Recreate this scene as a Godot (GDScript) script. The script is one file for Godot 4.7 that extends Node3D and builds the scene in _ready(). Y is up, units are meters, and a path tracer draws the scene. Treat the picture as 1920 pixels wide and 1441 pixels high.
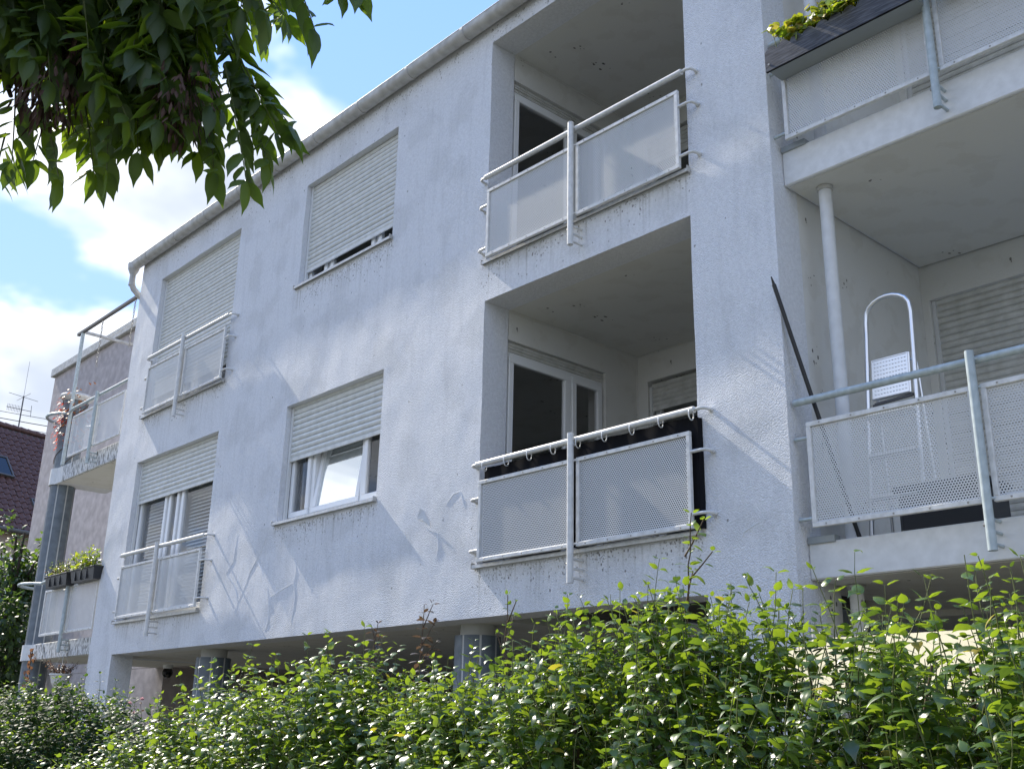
extends Node3D

# ---------------------------------------------------------------- camera model (x along the facade, y up, z out of the facade; metres)
const FOCAL := 1992.48          # pixels, for a picture 1920 wide
const EYE := Vector3(0, 1.6, 5.8333)
var cam_basis: Basis
var M := {}                     # materials by name
var rng := RandomNumberGenerator.new()
var names := {}

func ray(px: float, py: float) -> Vector3:
	return cam_basis * Vector3((px - 960.0) / FOCAL, -(py - 720.5) / FOCAL, -1.0)

func on_z(px: float, py: float, z: float) -> Vector3:
	var d := ray(px, py)
	return EYE + d * ((z - EYE.z) / d.z)

func at_depth(px: float, py: float, depth: float) -> Vector3:
	return EYE + ray(px, py) * depth

func to_px(p: Vector3) -> Vector2:
	var c := cam_basis.transposed() * (p - EYE)
	if c.z > -0.05:
		return Vector2(-9999, -9999)
	return Vector2(960.0 + FOCAL * c.x / -c.z, 720.5 - FOCAL * c.y / -c.z)

# ---------------------------------------------------------------- mesh builder
class MB:
	var v := PackedVector3Array()
	var n := PackedVector3Array()
	var u := PackedVector2Array()
	var u2 := PackedVector2Array()

	func tri(a: Vector3, b: Vector3, c: Vector3) -> void:      # counter-clockwise seen from outside
		var m := (b - a).cross(c - a).normalized()
		for p in [a, c, b]:
			v.append(p); n.append(m)

	func quad(a: Vector3, b: Vector3, c: Vector3, d: Vector3) -> void:
		tri(a, b, c); tri(a, c, d)

	func squad(a: Vector3, b: Vector3, c: Vector3, d: Vector3, na: Vector3, nb: Vector3, nc: Vector3, nd: Vector3) -> void:
		for k in [[a, na], [c, nc], [b, nb], [a, na], [d, nd], [c, nc]]:
			v.append(k[0]); n.append(k[1])

	func box(c: Vector3, s: Vector3, ch := 0.0, t := Transform3D()) -> void:
		var h := s / 2.0
		var q: float = minf(ch, minf(h.x, minf(h.y, h.z)) * 0.9)
		if q <= 0.0:
			var p := []
			for i in 8:
				p.append(t * (c + Vector3(h.x if i & 1 else -h.x, h.y if i & 2 else -h.y, h.z if i & 4 else -h.z)))
			quad(p[4], p[5], p[7], p[6]); quad(p[1], p[0], p[2], p[3]); quad(p[5], p[1], p[3], p[7])
			quad(p[0], p[4], p[6], p[2]); quad(p[6], p[7], p[3], p[2]); quad(p[0], p[1], p[5], p[4])
			return
		# chamfered: for every corner three points
		var P := func(sx: int, sy: int, sz: int, axis: int) -> Vector3:
			var o := Vector3(sx * h.x, sy * h.y, sz * h.z)
			for k in 3:
				if k != axis:
					o[k] -= signf(o[k]) * q
			return t * (c + o)
		for axis in 3:
			for s1 in [-1, 1]:
				var pts := []
				for k in [[-1, -1], [1, -1], [1, 1], [-1, 1]]:
					var sg := [0, 0, 0]
					sg[axis] = s1; sg[(axis + 1) % 3] = k[0]; sg[(axis + 2) % 3] = k[1]
					pts.append(P.call(sg[0], sg[1], sg[2], axis))
				if s1 > 0:
					quad(pts[0], pts[1], pts[2], pts[3])
				else:
					quad(pts[3], pts[2], pts[1], pts[0])
		for axis in 3:     # edges run along axis
			var b1 := (axis + 1) % 3
			var b2 := (axis + 2) % 3
			for s1 in [-1, 1]:
				for s2 in [-1, 1]:
					var lo := [0, 0, 0]
					lo[b1] = s1; lo[b2] = s2
					var hi := lo.duplicate()
					lo[axis] = -1; hi[axis] = 1
					var a: Vector3 = P.call(lo[0], lo[1], lo[2], b1)
					var b: Vector3 = P.call(hi[0], hi[1], hi[2], b1)
					var cc: Vector3 = P.call(hi[0], hi[1], hi[2], b2)
					var d: Vector3 = P.call(lo[0], lo[1], lo[2], b2)
					if s1 * s2 > 0:
						quad(a, d, cc, b)
					else:
						quad(a, b, cc, d)
		for i in 8:
			var sx := 1 if i & 1 else -1
			var sy := 1 if i & 2 else -1
			var sz := 1 if i & 4 else -1
			var a: Vector3 = P.call(sx, sy, sz, 0)
			var b: Vector3 = P.call(sx, sy, sz, 1)
			var cc: Vector3 = P.call(sx, sy, sz, 2)
			if sx * sy * sz > 0:
				tri(a, b, cc)
			else:
				tri(a, cc, b)

	func span(x0: float, x1: float, y0: float, y1: float, z0: float, z1: float, ch := 0.0) -> void:
		box(Vector3(x0 + x1, y0 + y1, z0 + z1) / 2.0, Vector3(absf(x1 - x0), absf(y1 - y0), absf(z1 - z0)), ch)

	func tube(path: Array, r, sides := 10, caps := true) -> void:
		var rings := []
		var dirs := []
		var up := Vector3(0.13, 0.97, 0.21).normalized()
		for i in path.size():
			var d: Vector3 = (path[mini(i + 1, path.size() - 1)] - path[maxi(i - 1, 0)]).normalized()
			if absf(d.dot(up)) > 0.95:
				up = Vector3(0.9, 0.1, -0.3).normalized()
			var a := d.cross(up).normalized()
			var b := a.cross(d).normalized()
			up = b
			var rr: float = r[i] if r is Array else r
			var ring := []
			for k in sides:
				var t := TAU * k / sides
				var m := a * cos(t) + b * sin(t)
				ring.append([path[i] + m * rr, m])
			rings.append(ring); dirs.append(d)
		for i in path.size() - 1:
			for k in sides:
				var k2 := (k + 1) % sides
				var A = rings[i][k]; var B = rings[i][k2]; var Cc = rings[i + 1][k2]; var D = rings[i + 1][k]
				squad(B[0], A[0], D[0], Cc[0], B[1], A[1], D[1], Cc[1])
		if caps:
			for e in [0, path.size() - 1]:
				for k in sides:
					var A: Vector3 = rings[e][k][0]
					var B: Vector3 = rings[e][(k + 1) % sides][0]
					if e == 0:
						tri(path[e], A, B)
					else:
						tri(path[e], B, A)

	func lathe(prof: Array, c: Vector3, sides := 20) -> void:    # prof: Vector2(radius, height) from bottom to top, outside
		for i in prof.size() - 1:
			var e: Vector2 = prof[i + 1] - prof[i]
			var nn := Vector2(e.y, -e.x).normalized()
			for k in sides:
				var a0 := TAU * k / sides
				var a1 := TAU * (k + 1) / sides
				var d0 := Vector3(cos(a0), 0, -sin(a0))
				var d1 := Vector3(cos(a1), 0, -sin(a1))
				var up := Vector3.UP
				squad(c + d0 * prof[i].x + up * prof[i].y, c + d1 * prof[i].x + up * prof[i].y, c + d1 * prof[i + 1].x + up * prof[i + 1].y, c + d0 * prof[i + 1].x + up * prof[i + 1].y,
					d0 * nn.x + up * nn.y, d1 * nn.x + up * nn.y, d1 * nn.x + up * nn.y, d0 * nn.x + up * nn.y)

	func extrude_x(prof: Array, x0: float, x1: float, smooth := true, caps := true) -> void:   # prof: Vector2(z, y), in order so that outside lies on its left when seen from +x
		var nn := []
		for i in prof.size():
			var a: Vector2 = prof[maxi(i - 1, 0)]
			var b: Vector2 = prof[mini(i + 1, prof.size() - 1)]
			var e := (b - a).normalized()
			nn.append(Vector3(0, e.x, -e.y))
		for i in prof.size() - 1:
			var a: Vector2 = prof[i]
			var b: Vector2 = prof[i + 1]
			var m := Vector3(0, (b - a).x, -(b - a).y).normalized()
			squad(Vector3(x0, a.y, a.x), Vector3(x0, b.y, b.x), Vector3(x1, b.y, b.x), Vector3(x1, a.y, a.x), nn[i] if smooth else m, nn[i + 1] if smooth else m, nn[i + 1] if smooth else m, nn[i] if smooth else m)
		if caps:
			for i in range(1, prof.size() - 1):
				for x in [x0, x1]:
					tri(Vector3(x, prof[0].y, prof[0].x), Vector3(x, prof[i].y, prof[i].x), Vector3(x, prof[i + 1].y, prof[i + 1].x))

	func mesh() -> ArrayMesh:
		var a := []
		a.resize(Mesh.ARRAY_MAX)
		a[Mesh.ARRAY_VERTEX] = v
		a[Mesh.ARRAY_NORMAL] = n
		if u.size() == v.size():
			a[Mesh.ARRAY_TEX_UV] = u
		if u2.size() == v.size():
			a[Mesh.ARRAY_TEX_UV2] = u2
		var m := ArrayMesh.new()
		m.add_surface_from_arrays(Mesh.PRIMITIVE_TRIANGLES, a)
		return m

# ---------------------------------------------------------------- nodes
func numbered(called: String) -> String:
	names[called] = names.get(called, -1) + 1
	return called if names[called] == 0 else "%s_%03d" % [called, names[called]]

func thing(called: String, label: String, category: String, group := "", at := Vector3.ZERO) -> Node3D:
	var o := Node3D.new()
	o.name = numbered(called)
	add_child(o)
	o.position = at
	o.set_meta("label", label); o.set_meta("category", category)
	if group:
		o.set_meta("group", group)
	return o

func put(parent: Node, called: String, mesh, m: Material, t := Transform3D()) -> MeshInstance3D:
	var o := MeshInstance3D.new()
	o.name = called
	o.mesh = mesh.mesh() if mesh is MB else mesh
	o.material_override = m
	o.transform = t
	parent.add_child(o, true)
	return o

func holder(parent: Node, called: String, t := Transform3D()) -> Node3D:
	var o := Node3D.new()
	o.name = called
	o.transform = t
	parent.add_child(o, true)
	return o

func copies(parent: Node, called: String, mesh: Mesh, m: Material, list: Array) -> MultiMeshInstance3D:
	var mm := MultiMesh.new()
	mm.transform_format = MultiMesh.TRANSFORM_3D
	mm.mesh = mesh
	mm.instance_count = list.size()
	for i in list.size():
		mm.set_instance_transform(i, list[i])
	var o := MultiMeshInstance3D.new()
	o.name = called
	o.multimesh = mm
	o.material_override = m
	o.set_meta("kind", "stuff")
	parent.add_child(o, true)
	return o

# ---------------------------------------------------------------- materials
func lin(r: float, g: float, b: float) -> Color:
	return Color(r, g, b).linear_to_srgb()

func mat(called: String, r: float, g: float, b: float, rough := 0.6, metal := 0.0, spec := 0.5) -> StandardMaterial3D:
	var m := StandardMaterial3D.new()
	m.resource_name = called
	m.albedo_color = lin(r, g, b)
	m.roughness = rough
	m.metallic = metal
	m.metallic_specular = spec
	M[called] = m
	return m

func leaf_mat(called: String, c: Vector3, through: Vector3, rough := 0.4) -> StandardMaterial3D:
	var m := mat(called, c.x, c.y, c.z, rough, 0.0, 0.5)
	m.backlight_enabled = true
	m.backlight = lin(through.x, through.y, through.z)
	return m

func noise_tex(seed_: int, freq: float, octaves: int, size := 512, lo := Color(0, 0, 0), hi := Color(1, 1, 1), kind := FastNoiseLite.TYPE_SIMPLEX_SMOOTH, gain := 0.5) -> NoiseTexture2D:
	var f := FastNoiseLite.new()
	f.seed = seed_
	f.noise_type = kind
	f.frequency = freq
	f.fractal_octaves = octaves
	f.fractal_gain = gain
	var t := NoiseTexture2D.new()
	t.width = size; t.height = size
	t.seamless = true
	t.noise = f
	var g := Gradient.new()
	g.set_color(0, lo); g.set_color(1, hi)
	t.color_ramp = g
	return t

func relief(m: StandardMaterial3D, height: Texture2D, cm: float, metres: float, tint: Texture2D = null) -> void:
	m.uv1_triplanar = true
	m.uv1_world_triplanar = true
	m.uv1_scale = Vector3.ONE / metres
	m.heightmap_enabled = true
	m.heightmap_texture = height
	m.heightmap_scale = cm
	if tint:
		m.albedo_texture = tint

func make_materials() -> void:
	var grain := noise_tex(3, 0.085, 3, 1024)
	var fine := noise_tex(4, 0.05, 4, 512)
	var f := mat("facade_stucco", 0.835, 0.85, 0.875, 0.85, 0.0, 0.35)
	relief(f, grain, 0.7, 1.4, noise_tex(11, 0.03, 6, 1024, Color(0.89, 0.89, 0.89), Color(1.0, 1.0, 1.0), FastNoiseLite.TYPE_SIMPLEX_SMOOTH, 0.8))
	f.detail_enabled = true
	f.detail_uv_layer = BaseMaterial3D.DETAIL_UV_2
	f.detail_blend_mode = BaseMaterial3D.BLEND_MODE_MUL
	f.detail_albedo = facade_dirt()
	relief(mat("plain_stucco", 0.76, 0.79, 0.835, 0.85, 0.0, 0.35), grain, 0.4, 1.4, noise_tex(12, 0.012, 4, 512, Color(0.9, 0.9, 0.89), Color(1, 1, 1)))
	var flecks := fleck_texture()
	relief(mat("loggia_plaster", 0.72, 0.715, 0.68, 0.85, 0.0, 0.3), grain, 0.12, 1.7, flecks)
	relief(mat("ceiling_paint", 0.70, 0.695, 0.65, 0.85, 0.0, 0.3), fine, 0.06, 2.3, flecks)
	relief(mat("slab_paint", 0.76, 0.77, 0.77, 0.6, 0.0, 0.4), fine, 0.05, 1.1, noise_tex(13, 0.02, 5, 512, Color(0.92, 0.92, 0.915), Color(1, 1, 1)))
	relief(mat("mauve_render", 0.58, 0.53, 0.515, 0.9, 0.0, 0.2), grain, 0.2, 1.4, noise_tex(14, 0.01, 5, 512, Color(0.84, 0.83, 0.83), Color(1, 1, 1)))
	relief(mat("mouldy_concrete", 0.66, 0.665, 0.66, 0.8, 0.0, 0.3), fine, 0.08, 1.0, mould_texture())
	mat("white_metal", 0.76, 0.765, 0.76, 0.38)
	relief(M.white_metal, fine, 0.01, 0.6, noise_tex(15, 0.03, 4, 256, Color(0.86, 0.86, 0.85), Color(1, 1, 1)))
	mat("sheet_metal", 0.60, 0.61, 0.61, 0.42)
	relief(mat("blue_grey_metal", 0.50, 0.575, 0.60, 0.4), fine, 0.01, 0.6, noise_tex(16, 0.03, 4, 256, Color(0.82, 0.83, 0.83), Color(1, 1, 1)))
	relief(mat("shutter_slats", 0.74, 0.755, 0.735, 0.42), fine, 0.005, 0.7, noise_tex(17, 0.02, 4, 256, Color(0.88, 0.88, 0.87), Color(1, 1, 1)))
	relief(mat("old_shutter", 0.70, 0.695, 0.66, 0.5), fine, 0.005, 0.7, noise_tex(18, 0.02, 4, 256, Color(0.85, 0.85, 0.83), Color(1, 1, 1)))
	relief(mat("gutter_metal", 0.62, 0.62, 0.605, 0.45), fine, 0.01, 0.9, noise_tex(19, 0.02, 5, 256, Color(0.78, 0.77, 0.75), Color(1, 1, 1)))
	mat("white_frame", 0.80, 0.81, 0.81, 0.3)
	mat("guide_rail", 0.66, 0.67, 0.66, 0.4)
	mat("rubber", 0.03, 0.03, 0.03, 0.7)
	mat("screw_steel", 0.32, 0.31, 0.29, 0.45, 0.5)
	relief(mat("column_sheet", 0.185, 0.22, 0.25, 0.5), fine, 0.01, 0.8, noise_tex(20, 0.02, 5, 256, Color(0.75, 0.76, 0.78), Color(1, 1, 1)))
	mat("column_seam", 0.60, 0.61, 0.60, 0.5)
	mat("column_neck", 0.55, 0.54, 0.50, 0.8)
	mat("aluminium", 0.80, 0.81, 0.82, 0.28, 0.9)
	mat("black_paint", 0.016, 0.016, 0.017, 0.35)
	var cl := mat("black_cloth", 0.014, 0.014, 0.016, 0.95)
	cl.metallic_specular = 0.12
	relief(mat("grey_wood", 0.12, 0.125, 0.14, 0.65), fine, 0.05, 0.5)
	M.grey_wood.uv1_world_triplanar = false
	M.grey_wood.uv1_scale = Vector3(0.55, 5.0, 5.0)
	M.grey_wood.albedo_texture = noise_tex(21, 0.02, 4, 512, Color(0.45, 0.45, 0.47), Color(1.0, 1.0, 1.0))
	mat("terracotta", 0.30, 0.10, 0.055, 0.7)
	mat("zinc", 0.30, 0.33, 0.34, 0.5, 0.2)
	mat("black_plastic", 0.022, 0.024, 0.028, 0.42)
	mat("pot_plastic", 0.62, 0.62, 0.60, 0.4)
	mat("soil", 0.03, 0.02, 0.014, 0.95)
	mat("cord", 0.5, 0.48, 0.42, 0.8)
	mat("cream_canvas", 0.80, 0.74, 0.52, 0.8)
	M.cream_canvas.backlight_enabled = true
	M.cream_canvas.backlight = lin(0.8, 0.72, 0.46)
	var g := mat("window_glass", 0.02, 0.025, 0.03, 0.02)
	g.transparency = BaseMaterial3D.TRANSPARENCY_ALPHA
	g.albedo_color = Color(g.albedo_color, 0.12)
	mat("boosted_mirror_glass", 0.80, 0.83, 0.83, 0.02, 0.75)  # near-mirror metal: sky reflection of the tilted pane made stronger than plain glass
	mat("blind_slats", 0.62, 0.65, 0.63, 0.5)
	relief(mat("interior_wall", 0.35, 0.33, 0.30, 0.9), fine, 0.02, 2.0)
	mat("black_lens", 0.01, 0.01, 0.01, 0.1)
	relief(mat("roof_tile", 0.135, 0.064, 0.05, 0.6), fine, 0.2, 1.0, noise_tex(22, 0.03, 4, 256, Color(0.7, 0.7, 0.72), Color(1, 1, 1)))
	relief(mat("roof_sheet", 0.10, 0.095, 0.09, 0.7), fine, 0.1, 1.0)
	relief(mat("house_render", 0.42, 0.33, 0.27, 0.9), fine, 0.1, 2.0)
	relief(mat("paving", 0.17, 0.165, 0.15, 0.9), fine, 0.3, 1.5, noise_tex(23, 0.02, 5, 512, Color(0.7, 0.7, 0.68), Color(1, 1, 1)))
	relief(mat("ground_soil", 0.075, 0.085, 0.04, 0.95), fine, 1.5, 1.2, noise_tex(24, 0.02, 5, 512, Color(0.6, 0.6, 0.55), Color(1, 1, 1)))
	mat("bark", 0.055, 0.042, 0.032, 0.9)
	mat("twig", 0.085, 0.055, 0.035, 0.8)
	mat("green_twig", 0.10, 0.12, 0.035, 0.7)
	mat("samara", 0.07, 0.036, 0.024, 0.8)
	mat("steel_dark", 0.11, 0.105, 0.10, 0.5, 0.4)
	# leaves: several tones of each kind
	leaf_mat("hedge_leaf_a", Vector3(0.046, 0.094, 0.017), Vector3(0.25, 0.35, 0.02), 0.40)
	leaf_mat("hedge_leaf_b", Vector3(0.034, 0.074, 0.018), Vector3(0.18, 0.28, 0.02), 0.38)
	leaf_mat("hedge_leaf_c", Vector3(0.070, 0.118, 0.017), Vector3(0.27, 0.38, 0.02), 0.33)
	leaf_mat("hedge_leaf_d", Vector3(0.024, 0.052, 0.015), Vector3(0.09, 0.15, 0.015), 0.40)
	for k in "abcd":
		M["hedge_leaf_" + k].metallic_specular = 0.62
	leaf_mat("tree_leaf_a", Vector3(0.030, 0.056, 0.013), Vector3(0.24, 0.36, 0.014), 0.55)
	leaf_mat("tree_leaf_b", Vector3(0.025, 0.046, 0.012), Vector3(0.18, 0.29, 0.014), 0.55)
	leaf_mat("shrub_leaf_a", Vector3(0.022, 0.050, 0.016), Vector3(0.09, 0.16, 0.02), 0.55)
	leaf_mat("shrub_leaf_b", Vector3(0.014, 0.032, 0.012), Vector3(0.05, 0.10, 0.015), 0.55)
	M.shrub_leaf_a.metallic_specular = 0.3
	M.shrub_leaf_b.metallic_specular = 0.3
	leaf_mat("far_leaf_a", Vector3(0.030, 0.055, 0.018), Vector3(0.14, 0.24, 0.02), 0.5)
	leaf_mat("far_leaf_b", Vector3(0.018, 0.036, 0.012), Vector3(0.08, 0.14, 0.02), 0.5)
	leaf_mat("geranium_leaf", Vector3(0.10, 0.15, 0.015), Vector3(0.45, 0.5, 0.03), 0.5)
	leaf_mat("yellow_leaf", Vector3(0.26, 0.21, 0.03), Vector3(0.5, 0.45, 0.04), 0.5)
	leaf_mat("red_leaf", Vector3(0.13, 0.022, 0.022), Vector3(0.5, 0.09, 0.06), 0.5)
	leaf_mat("orange_leaf", Vector3(0.24, 0.085, 0.02), Vector3(0.5, 0.2, 0.05), 0.5)
	leaf_mat("rose_leaf", Vector3(0.030, 0.026, 0.026), Vector3(0.10, 0.06, 0.03), 0.4)
	leaf_mat("dry_leaf", Vector3(0.11, 0.06, 0.04), Vector3(0.2, 0.1, 0.05), 0.8)
	leaf_mat("pink_petal", Vector3(0.75, 0.50, 0.52), Vector3(0.5, 0.3, 0.3), 0.6)

func speck(im: Image, x: float, y: float, r: float, tall: float, c: Color, strength: float) -> void:
	for j in range(int(y - r * tall) - 1, int(y + r * tall) + 2):
		for i in range(int(x - r) - 1, int(x + r) + 2):
			if i < 0 or j < 0 or i >= im.get_width() or j >= im.get_height():
				continue
			var d := Vector2((i - x) / r, (j - y) / (r * tall)).length()
			if d < 1.0 + rng.randf() * 0.35:
				im.set_pixel(i, j, im.get_pixel(i, j).lerp(c, strength))

# dirt on the facade: mould specks under the gutter and below every sill, run-off stains, copied from the photograph
const FX0 := -14.955
const FX1 := -3.737
const FY0 := 2.548
const FY1 := 8.52
func facade_dirt() -> ImageTexture:
	rng.seed = 77
	var w := 2048
	var h := 1088
	var im := Image.create(w, h, false, Image.FORMAT_RGB8)
	im.fill(Color(1, 1, 1))
	var X := func(x: float) -> float: return (x - FX0) / (FX1 - FX0) * w
	var Y := func(y: float) -> float: return (FY1 - y) / (FY1 - FY0) * h
	var patchy := FastNoiseLite.new()
	patchy.seed = 5
	patchy.frequency = 0.9
	var streaky := FastNoiseLite.new()
	streaky.seed = 6
	streaky.frequency = 1.0
	streaky.fractal_octaves = 4
	for j in range(0, h, 2):                   # blotchy weathering and rain streaks
		for i in range(0, w, 2):
			var a := smoothstep(0.05, 0.45, streaky.get_noise_2d(i * 0.0075, j * 0.0075) + rng.randf() * 0.10) * 0.055
			a += smoothstep(0.12, 0.5, streaky.get_noise_2d(i * 0.045 + 900.0, j * 0.004)) * 0.03
			im.fill_rect(Rect2i(i, j, 2, 2), Color(1, 1, 1).lerp(Color(0.30, 0.30, 0.28), a))
	# [x0, x1, y of the edge, how far down, how many]
	for b in [[FX0, -4.4, 8.36, 0.30, 1500], [-14.25, -11.8, 5.77, 0.20, 380], [-14.25, -11.8, 2.93, 0.14, 110], [-10.28, -8.35, 6.53, 0.26, 420], [-10.28, -8.35, 3.73, 0.20, 380],
			[-6.9, -4.45, 5.75, 0.20, 330], [-6.9, -4.45, 2.95, 0.24, 460]]:
		for k in b[4]:
			var x: float = rng.randf_range(b[0], b[1])
			var drop: float = -log(maxf(rng.randf(), 0.02)) * 0.36
			if patchy.get_noise_2d(x * 2.0, b[2]) * 0.8 + rng.randf() * 0.5 < 0.12:
				continue
			var dark := rng.randf_range(0.28, 0.62)
			speck(im, X.call(x), Y.call(b[2] - drop * b[3]), rng.randf_range(0.45, 1.05), rng.randf_range(0.9, 1.8), Color(dark, dark * 0.97, dark * 0.92), rng.randf_range(0.2, 0.8))
	for k in 90:                       # single specks anywhere
		speck(im, rng.randf() * w, rng.randf() * h, rng.randf_range(0.6, 1.4), 1.3, Color(0.45, 0.45, 0.42), 0.6)
	for b in [[-14.2, -11.9, 5.76], [-14.2, -11.9, 2.93], [-10.25, -8.4, 6.52], [-10.25, -8.4, 3.72], [-6.85, -4.5, 5.74], [-6.85, -4.5, 2.94]]:   # run-off streaks below the sills
		for k in 26:
			var x: float = X.call(rng.randf_range(b[0], b[1]))
			var y0: float = Y.call(b[2])
			var l := rng.randf_range(12, 80)
			for j in int(l):
				var a := (1.0 - j / l) * 0.30 * rng.randf_range(0.5, 1.0)
				for i in range(-1, 2):
					var q := Vector2i(clampi(int(x + i), 0, w - 1), clampi(int(y0 + j), 0, h - 1))
					im.set_pixelv(q, im.get_pixelv(q).lerp(Color(0.62, 0.61, 0.57), a))
	im.fill_rect(Rect2i(0, 0, 4, 4), Color(1, 1, 1))
	return ImageTexture.create_from_image(im)

func fleck_texture() -> ImageTexture:         # flaked and speckled paint of the loggias, 1.7 m a side
	rng.seed = 78
	var im := Image.create(512, 512, false, Image.FORMAT_RGB8)
	im.fill(Color(1, 1, 1))
	var stain := FastNoiseLite.new()
	stain.seed = 15
	stain.frequency = 0.012
	stain.fractal_octaves = 5
	for j in 512:
		for i in 512:
			var e := minf(1.0, minf(minf(i, 511 - i), minf(j, 511 - j)) / 40.0)
			var v := stain.get_noise_2d(i, j) * e
			var a := smoothstep(0.05, 0.4, v) * 0.05 + (0.03 * smoothstep(0.03, 0.0, absf(v - 0.22)))
			im.set_pixel(i, j, Color(1, 1, 1).lerp(Color(0.50, 0.45, 0.34), a + rng.randf() * 0.02))
	for c in 7:
		var p := Vector2(rng.randf() * 512, rng.randf() * 512)
		for k in rng.randi_range(2, 7):
			var d := rng.randf_range(0.22, 0.5)
			speck(im, p.x + rng.randfn() * 9, p.y + rng.randfn() * 14, rng.randf_range(0.7, 2.2), rng.randf_range(0.6, 2.0), Color(d, d * 0.97, d * 0.9), 0.8)
	return ImageTexture.create_from_image(im)

func mould_texture() -> ImageTexture:         # black run-off on the fronts of the old balcony slabs, 1 m a side
	rng.seed = 79
	var im := Image.create(256, 256, false, Image.FORMAT_RGB8)
	im.fill(Color(1, 1, 1))
	for k in 420:
		var x := rng.randf() * 256
		var y := rng.randf() * 256
		var d := rng.randf_range(0.14, 0.4)
		speck(im, x, y, rng.randf_range(0.8, 2.4), rng.randf_range(2.0, 6.0), Color(d, d, d * 0.95), rng.randf_range(0.3, 0.8))
	return ImageTexture.create_from_image(im)

# ---------------------------------------------------------------- sky
func make_sky() -> Sky:
	var w := 2880
	var h := 1440
	var im := Image.create(w, h, false, Image.FORMAT_RGBF)
	im.fill(Color(0.16, 0.16, 0.14))
	var big := FastNoiseLite.new()
	big.seed = SKY_SEED
	big.frequency = 0.8
	big.fractal_octaves = 7
	big.fractal_gain = 0.56
	big.noise_type = FastNoiseLite.TYPE_SIMPLEX
	var tone := FastNoiseLite.new()
	tone.seed = 8
	tone.frequency = 1.3
	tone.fractal_octaves = 5
	tone.fractal_gain = 0.55
	var sun := Vector3(-0.745, 0.665, 0.0625).normalized()
	# the part near the view is computed pixel by pixel, the rest of the same sky in blocks of 4
	for pass_ in 2:
		var step := 4 if pass_ == 0 else 1
		for j in range(0 if step == 4 else int(h * 0.20), int(h * 0.52), step):
			var up := cos(PI * (j + 0.5 * step) / h)
			var flat := sqrt(maxf(0.0, 1.0 - up * up))
			var e := clampf(up, 0.0, 1.0)
			for i in range(0 if step == 4 else int(w * 0.765), w if step == 4 else int(w * 0.92), step):
				var a := TAU * (i + 0.5 * step) / w
				var d := Vector3(sin(a) * flat, up, -cos(a) * flat)
				var near := clampf(d.dot(sun), 0.0, 1.0)
				var blue := Color(0.30, 0.40, 0.56).lerp(Color(0.062, 0.16, 0.44), pow(e, 0.5))
				blue = blue.lerp(Color(0.42, 0.56, 0.76), 0.12 * pow(near, 3.0))
				var q := Vector3(d.x, 0, d.z) / (e + 0.30) * SKY_SCALE + SKY_SHIFT
				var c := big.get_noise_3d(q.x, e * 1.2, q.z) + 0.22 - 0.42 * smoothstep(0.45, 0.62, e)
				var cover := smoothstep(0.0, 0.20, c)
				var thick := smoothstep(-0.16, 0.50, c * 0.75 + tone.get_noise_3d(q.x * 1.3 + 4.0, 1.0 + e, q.z * 1.3) * 0.5)
				var cloud := Color(0.60, 0.60, 0.595).lerp(Color(0.235, 0.26, 0.305), thick)
				cloud = cloud * (1.0 + 0.12 * pow(near, 3.0))
				var col := blue.lerp(cloud, cover * 0.96)
				if step == 1:
					im.set_pixel(i, j, col)
				else:
					im.fill_rect(Rect2i(i, j, 4, 4), col)
	var m := PanoramaSkyMaterial.new()
	m.panorama = ImageTexture.create_from_image(im)
	var s := Sky.new()
	s.sky_material = m
	return s
const SKY_SCALE := 1.0
const SKY_SEED := 57
const SKY_SHIFT := Vector3(3.7, 0, 1.2)

# ---------------------------------------------------------------- the block of flats
const HOLES := [[-14.2, -11.842, 5.79, 7.935], [-14.2, -11.842, 2.95, 5.147], [-10.23, -8.377, 6.565, 7.917], [-10.23, -8.377, 3.765, 5.112], [-6.843, -4.472, 2.965, 5.392], [-6.843, -4.472, 5.765, 8.186]]
var wave := FastNoiseLite.new()

func wall_z(x: float, y: float) -> float:           # the render is not quite flat
	return wave.get_noise_2d(x, y) * 0.0075

func wall_normal(x: float, y: float) -> Vector3:
	var e := 0.03
	return Vector3(wall_z(x - e, y) - wall_z(x + e, y), wall_z(x, y - e) - wall_z(x, y + e), 2.0 * e).normalized()

func lines(a: float, b: float, step: float, extra: Array) -> Array:
	var out := extra.filter(func(t): return t > a - 1e-4 and t < b + 1e-4)
	out.append(a); out.append(b)
	var k := a + step
	while k < b:
		if out.all(func(t): return absf(t - k) > step * 0.4):
			out.append(k)
		k += step
	out.sort()
	var clean := []
	for t in out:
		if clean.is_empty() or t - clean[-1] > 1e-4:
			clean.append(t)
	return clean

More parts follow.
